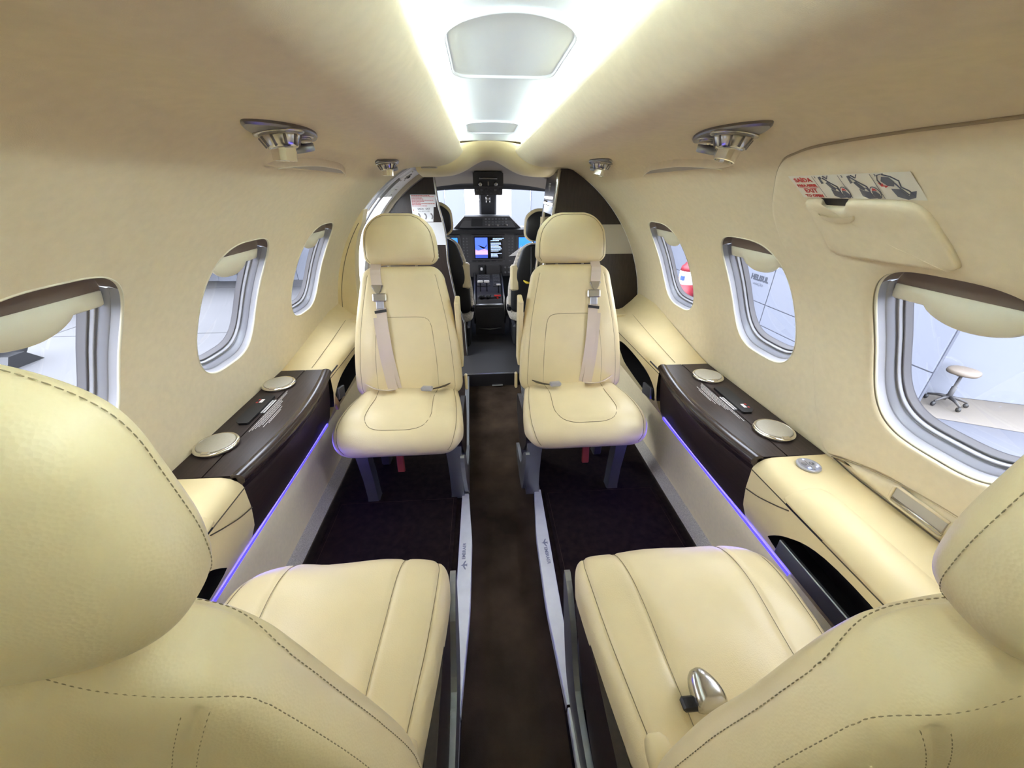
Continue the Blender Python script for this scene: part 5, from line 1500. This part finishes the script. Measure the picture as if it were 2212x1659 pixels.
# partition with lettering
t = thing('wall_partition', 'white panelled hangar partition with grey lettering', None, (0, 0, 0), kind='structure')
m = MB(); m.box((4.625, 7.2, 1.2), (.03, 8.0, 4.4)); m.build('partition_core', 'panel_line', t)
for k, (ya, yb) in enumerate(((3.21, 4.49), (4.51, 5.79), (5.81, 7.09), (7.11, 8.39), (8.41, 9.69), (9.71, 11.2))):
    for za, zb in ((G+.02, G+.10), (G+.115, -.565), (-.55, .68), (.695, 1.8), (1.815, 3.0)):
        m = MB(); m.box((4.60, (ya+yb)/2, (za+zb)/2), (.02, yb-ya, zb-za)); m.build('panel', 'hangar_white', t)
text_mesh('lettering', 'HELISUL', .118, frame((4.585, 6.10, -.185), (0, -1, 0), (0, 0, 1)), 'sign_grey', t, bold=.006)
text_mesh('lettering', 'AVIAÇÃO', .056, frame((4.585, 6.10, -.285), (0, -1.6, 0), (0, 0, 1)), 'panel_line', t, bold=.0)
# low wall behind the stool
t = thing('wall_low', 'low pale hangar wall behind the stool, bright opening above', None, (0, 0, 0), kind='structure')
a = math.atan2(-.25, .55)
m = MB(); m.box((7.34, 2.66, G+.40), (5.7, .10, .80), Euler((0, 0, R(-22))), bev=.01); m.build('wall_block', 'hangar_white', t)
# stool
def stool(x, y, rz):
    t = thing('typist_stool', 'backless swivel stool with tan seat by the hangar wall', 'stool', (x, y, G+.005), (0, 0, rz))
    t.scale = (.66, .66, .84)
    rows = [[(.21*sc*math.copysign(abs(math.cos(q))**.8, math.cos(q)), .19*sc*math.copysign(abs(math.sin(q))**.8, math.sin(q)), z) for q in np.linspace(0, 2*math.pi, 33)[:-1]] for sc, z in ((.6, .455), (.97, .458), (1.02, .475), (1.0, .495), (.85, .508), (.3, .512))]
    V, Fc = loft(rows, closed=True, cap=True); mk('seat', V, Fc, 'stool_wood', t)
    m = MB(); m.box((0, 0, .440), (.20, .07, .03), bev=.006); m.build('bracket', 'dark_plastic', t)
    m = MB(); m.tube([(0, 0, .10), (0, 0, .26), (0, 0, .262), (0, 0, .43)], [.034, .034, .022, .022], 16); m.build('column', 'panel_grey', t, True)
    for k in range(5):
        q = 2*math.pi*k/5+.3; c, s = math.cos(q), math.sin(q)
        m = MB(); m.tube([(0, 0, .115), (.12*c, .12*s, .105), (.25*c, .25*s, .070)], [.026, .020, .014], 10); lg = m.build('leg', 'dark_plastic', t, True)
        m = MB(); M = frame((.25*c, .25*s, .030), (c, s, 0), (0, 0, 1)); m.lathe([(.030, -.018), (.030, .018)], 16, M); m.build('caster', 'black', lg, True)
stool(5.06, 3.27, .4)
# fire extinguisher with sign
t = thing('fire_extinguisher', 'red fire extinguisher with white label by the hangar partition', 'fire extinguisher', (4.36, 7.95, G))
t.scale = (1.5, 1.5, 1.5)
MB().lathe([(.105, .0), (.12, .02), (.12, .22)], 24).build('cylinder', 'outside_red', t, True)
MB().lathe([(.121, .22), (.121, .40)], 24).build('label_band', 'placard_white', t, True)
MB().lathe([(.12, .40), (.11, .46), (.04, .52), (.03, .56)], 24).build('shoulder', 'outside_red', t, True)
MB().box((-.11, -.055, .31), (.03, .07, .06)).build('blue_mark', 'book_blue', t)
m = MB(); m.tube([(0, 0, .55), (0, -.02, .60), (-.08, -.03, .61)], .014, 8); m.build('valve', 'black', t, True)
MB().prism([(-.30, .0), (.28, .0), (.05, .42)], lambda y, z: (4.575, 8.50+y, -.74+z), lambda y, z: (4.5895, 8.50+y, -.74+z)).build('warning_sign', 'outside_red', None, label='red triangular sign on the partition above the extinguisher', cat='sign')
# hangar doors straight ahead
t = thing('wall_hangar_doors', 'pale blue hangar doors far ahead with bright gap', None, (0, 0, 0), kind='structure')
for sd, xa in ((-1, -.42), (1, .74)):
    for k in range(14):
        x = xa+sd*(.25+k*.5); m = MB(); m.box((x, 10.6+.03*(k % 2), 1.0), (.485, .08, 4.0), bev=.01); m.build('door_panel', 'hangar_white', t)
# parked aircraft on the apron
t = thing('parked_aircraft', 'small parked light aircraft on the apron to the left', 'aircraft', (-7.4, 10.9, G), (0, 0, R(60)))
pr = [(.05, -3.6), (.35, -3.2), (.62, -2.2), (.68, -.6), (.55, 1.0), (.30, 2.8), (.10, 4.0)]
MB().lathe(pr, 24, Matrix.Translation((0, 0, 1.05)) @ Matrix.Rotation(R(-90), 4, 'X')).build('fuselage', 'aircraft_paint', t, True)
m = MB(); m.box((0, -.4, .62), (7.6, 1.35, .16), bev=.05); m.build('wing', 'aircraft_dark', t)
m = MB(); m.box((0, 3.7, 1.5), (3.2, .8, .10), bev=.03); m.build('tailplane', 'aircraft_paint', t)
m = MB(); m.box((0, 3.7, 2.1), (.10, .9, 1.3), Euler((R(-12), 0, 0)), bev=.03); m.build('fin', 'book_blue', t)
for x, y in ((-1.2, -.2), (1.2, -.2), (0, -2.8)):
    m = MB(); m.tube([(x, y, .80), (x, y, .25)], .05, 8); lg = m.build('landing_gear', 'steel', t, True)
    MB().lathe([(.24, -.07), (.26, 0), (.24, .07)], 20, frame((x, y, .25), (0, 1, 0), (0, 0, 1))).build('wheel', 'tyre', lg, True)
# wheel and chock close on the left
t = thing('trolley_wheel', 'black rubber trolley wheel with pale hub, far left edge', 'wheel', (-6.66, 5.34, G+.30))
MB().lathe([(.20, -.07), (.29, -.07), (.31, 0), (.29, .07), (.20, .07)], 32, frame((0, 0, 0), (0, 1, 0), (0, 0, 1))).build('tyre', 'tyre', t, True)
MB().lathe([(.20, -.055), (.20, .055)], 28, frame((0, 0, 0), (0, 1, 0), (0, 0, 1))).build('hub', 'aircraft_paint', t, True)
MB().prism([(-.20, 0), (.28, 0), (.10, .17), (-.10, .17)], lambda y, z: (-6.35, 5.20+y, G+z), lambda y, z: (-6.60, 5.20+y, G+z)).build('wheel_chock', 'black', None, label='dark wheel chock on the apron beside the wheel', cat='chock')
# distant hangar and tree line
m = MB()
m.box((-36, 46, 2.0), (40, 6, 6.0), Euler((0, 0, R(30)))); hb = m.build('far_hangar', 'hangar_white', None, label='long pale hangar building beyond the apron', cat='building')
m = MB()
for k in range(6):
    c = Vector((-36, 46, 0))+Matrix.Rotation(R(30), 3, 'Z') @ Vector((-16+k*6.2, -3.05, .9)); m2 = MB(); m2.box(c[:], (4.6, .1, 3.6), Euler((0, 0, R(30)))); m2.build('hangar_door', 'aircraft_dark', hb)
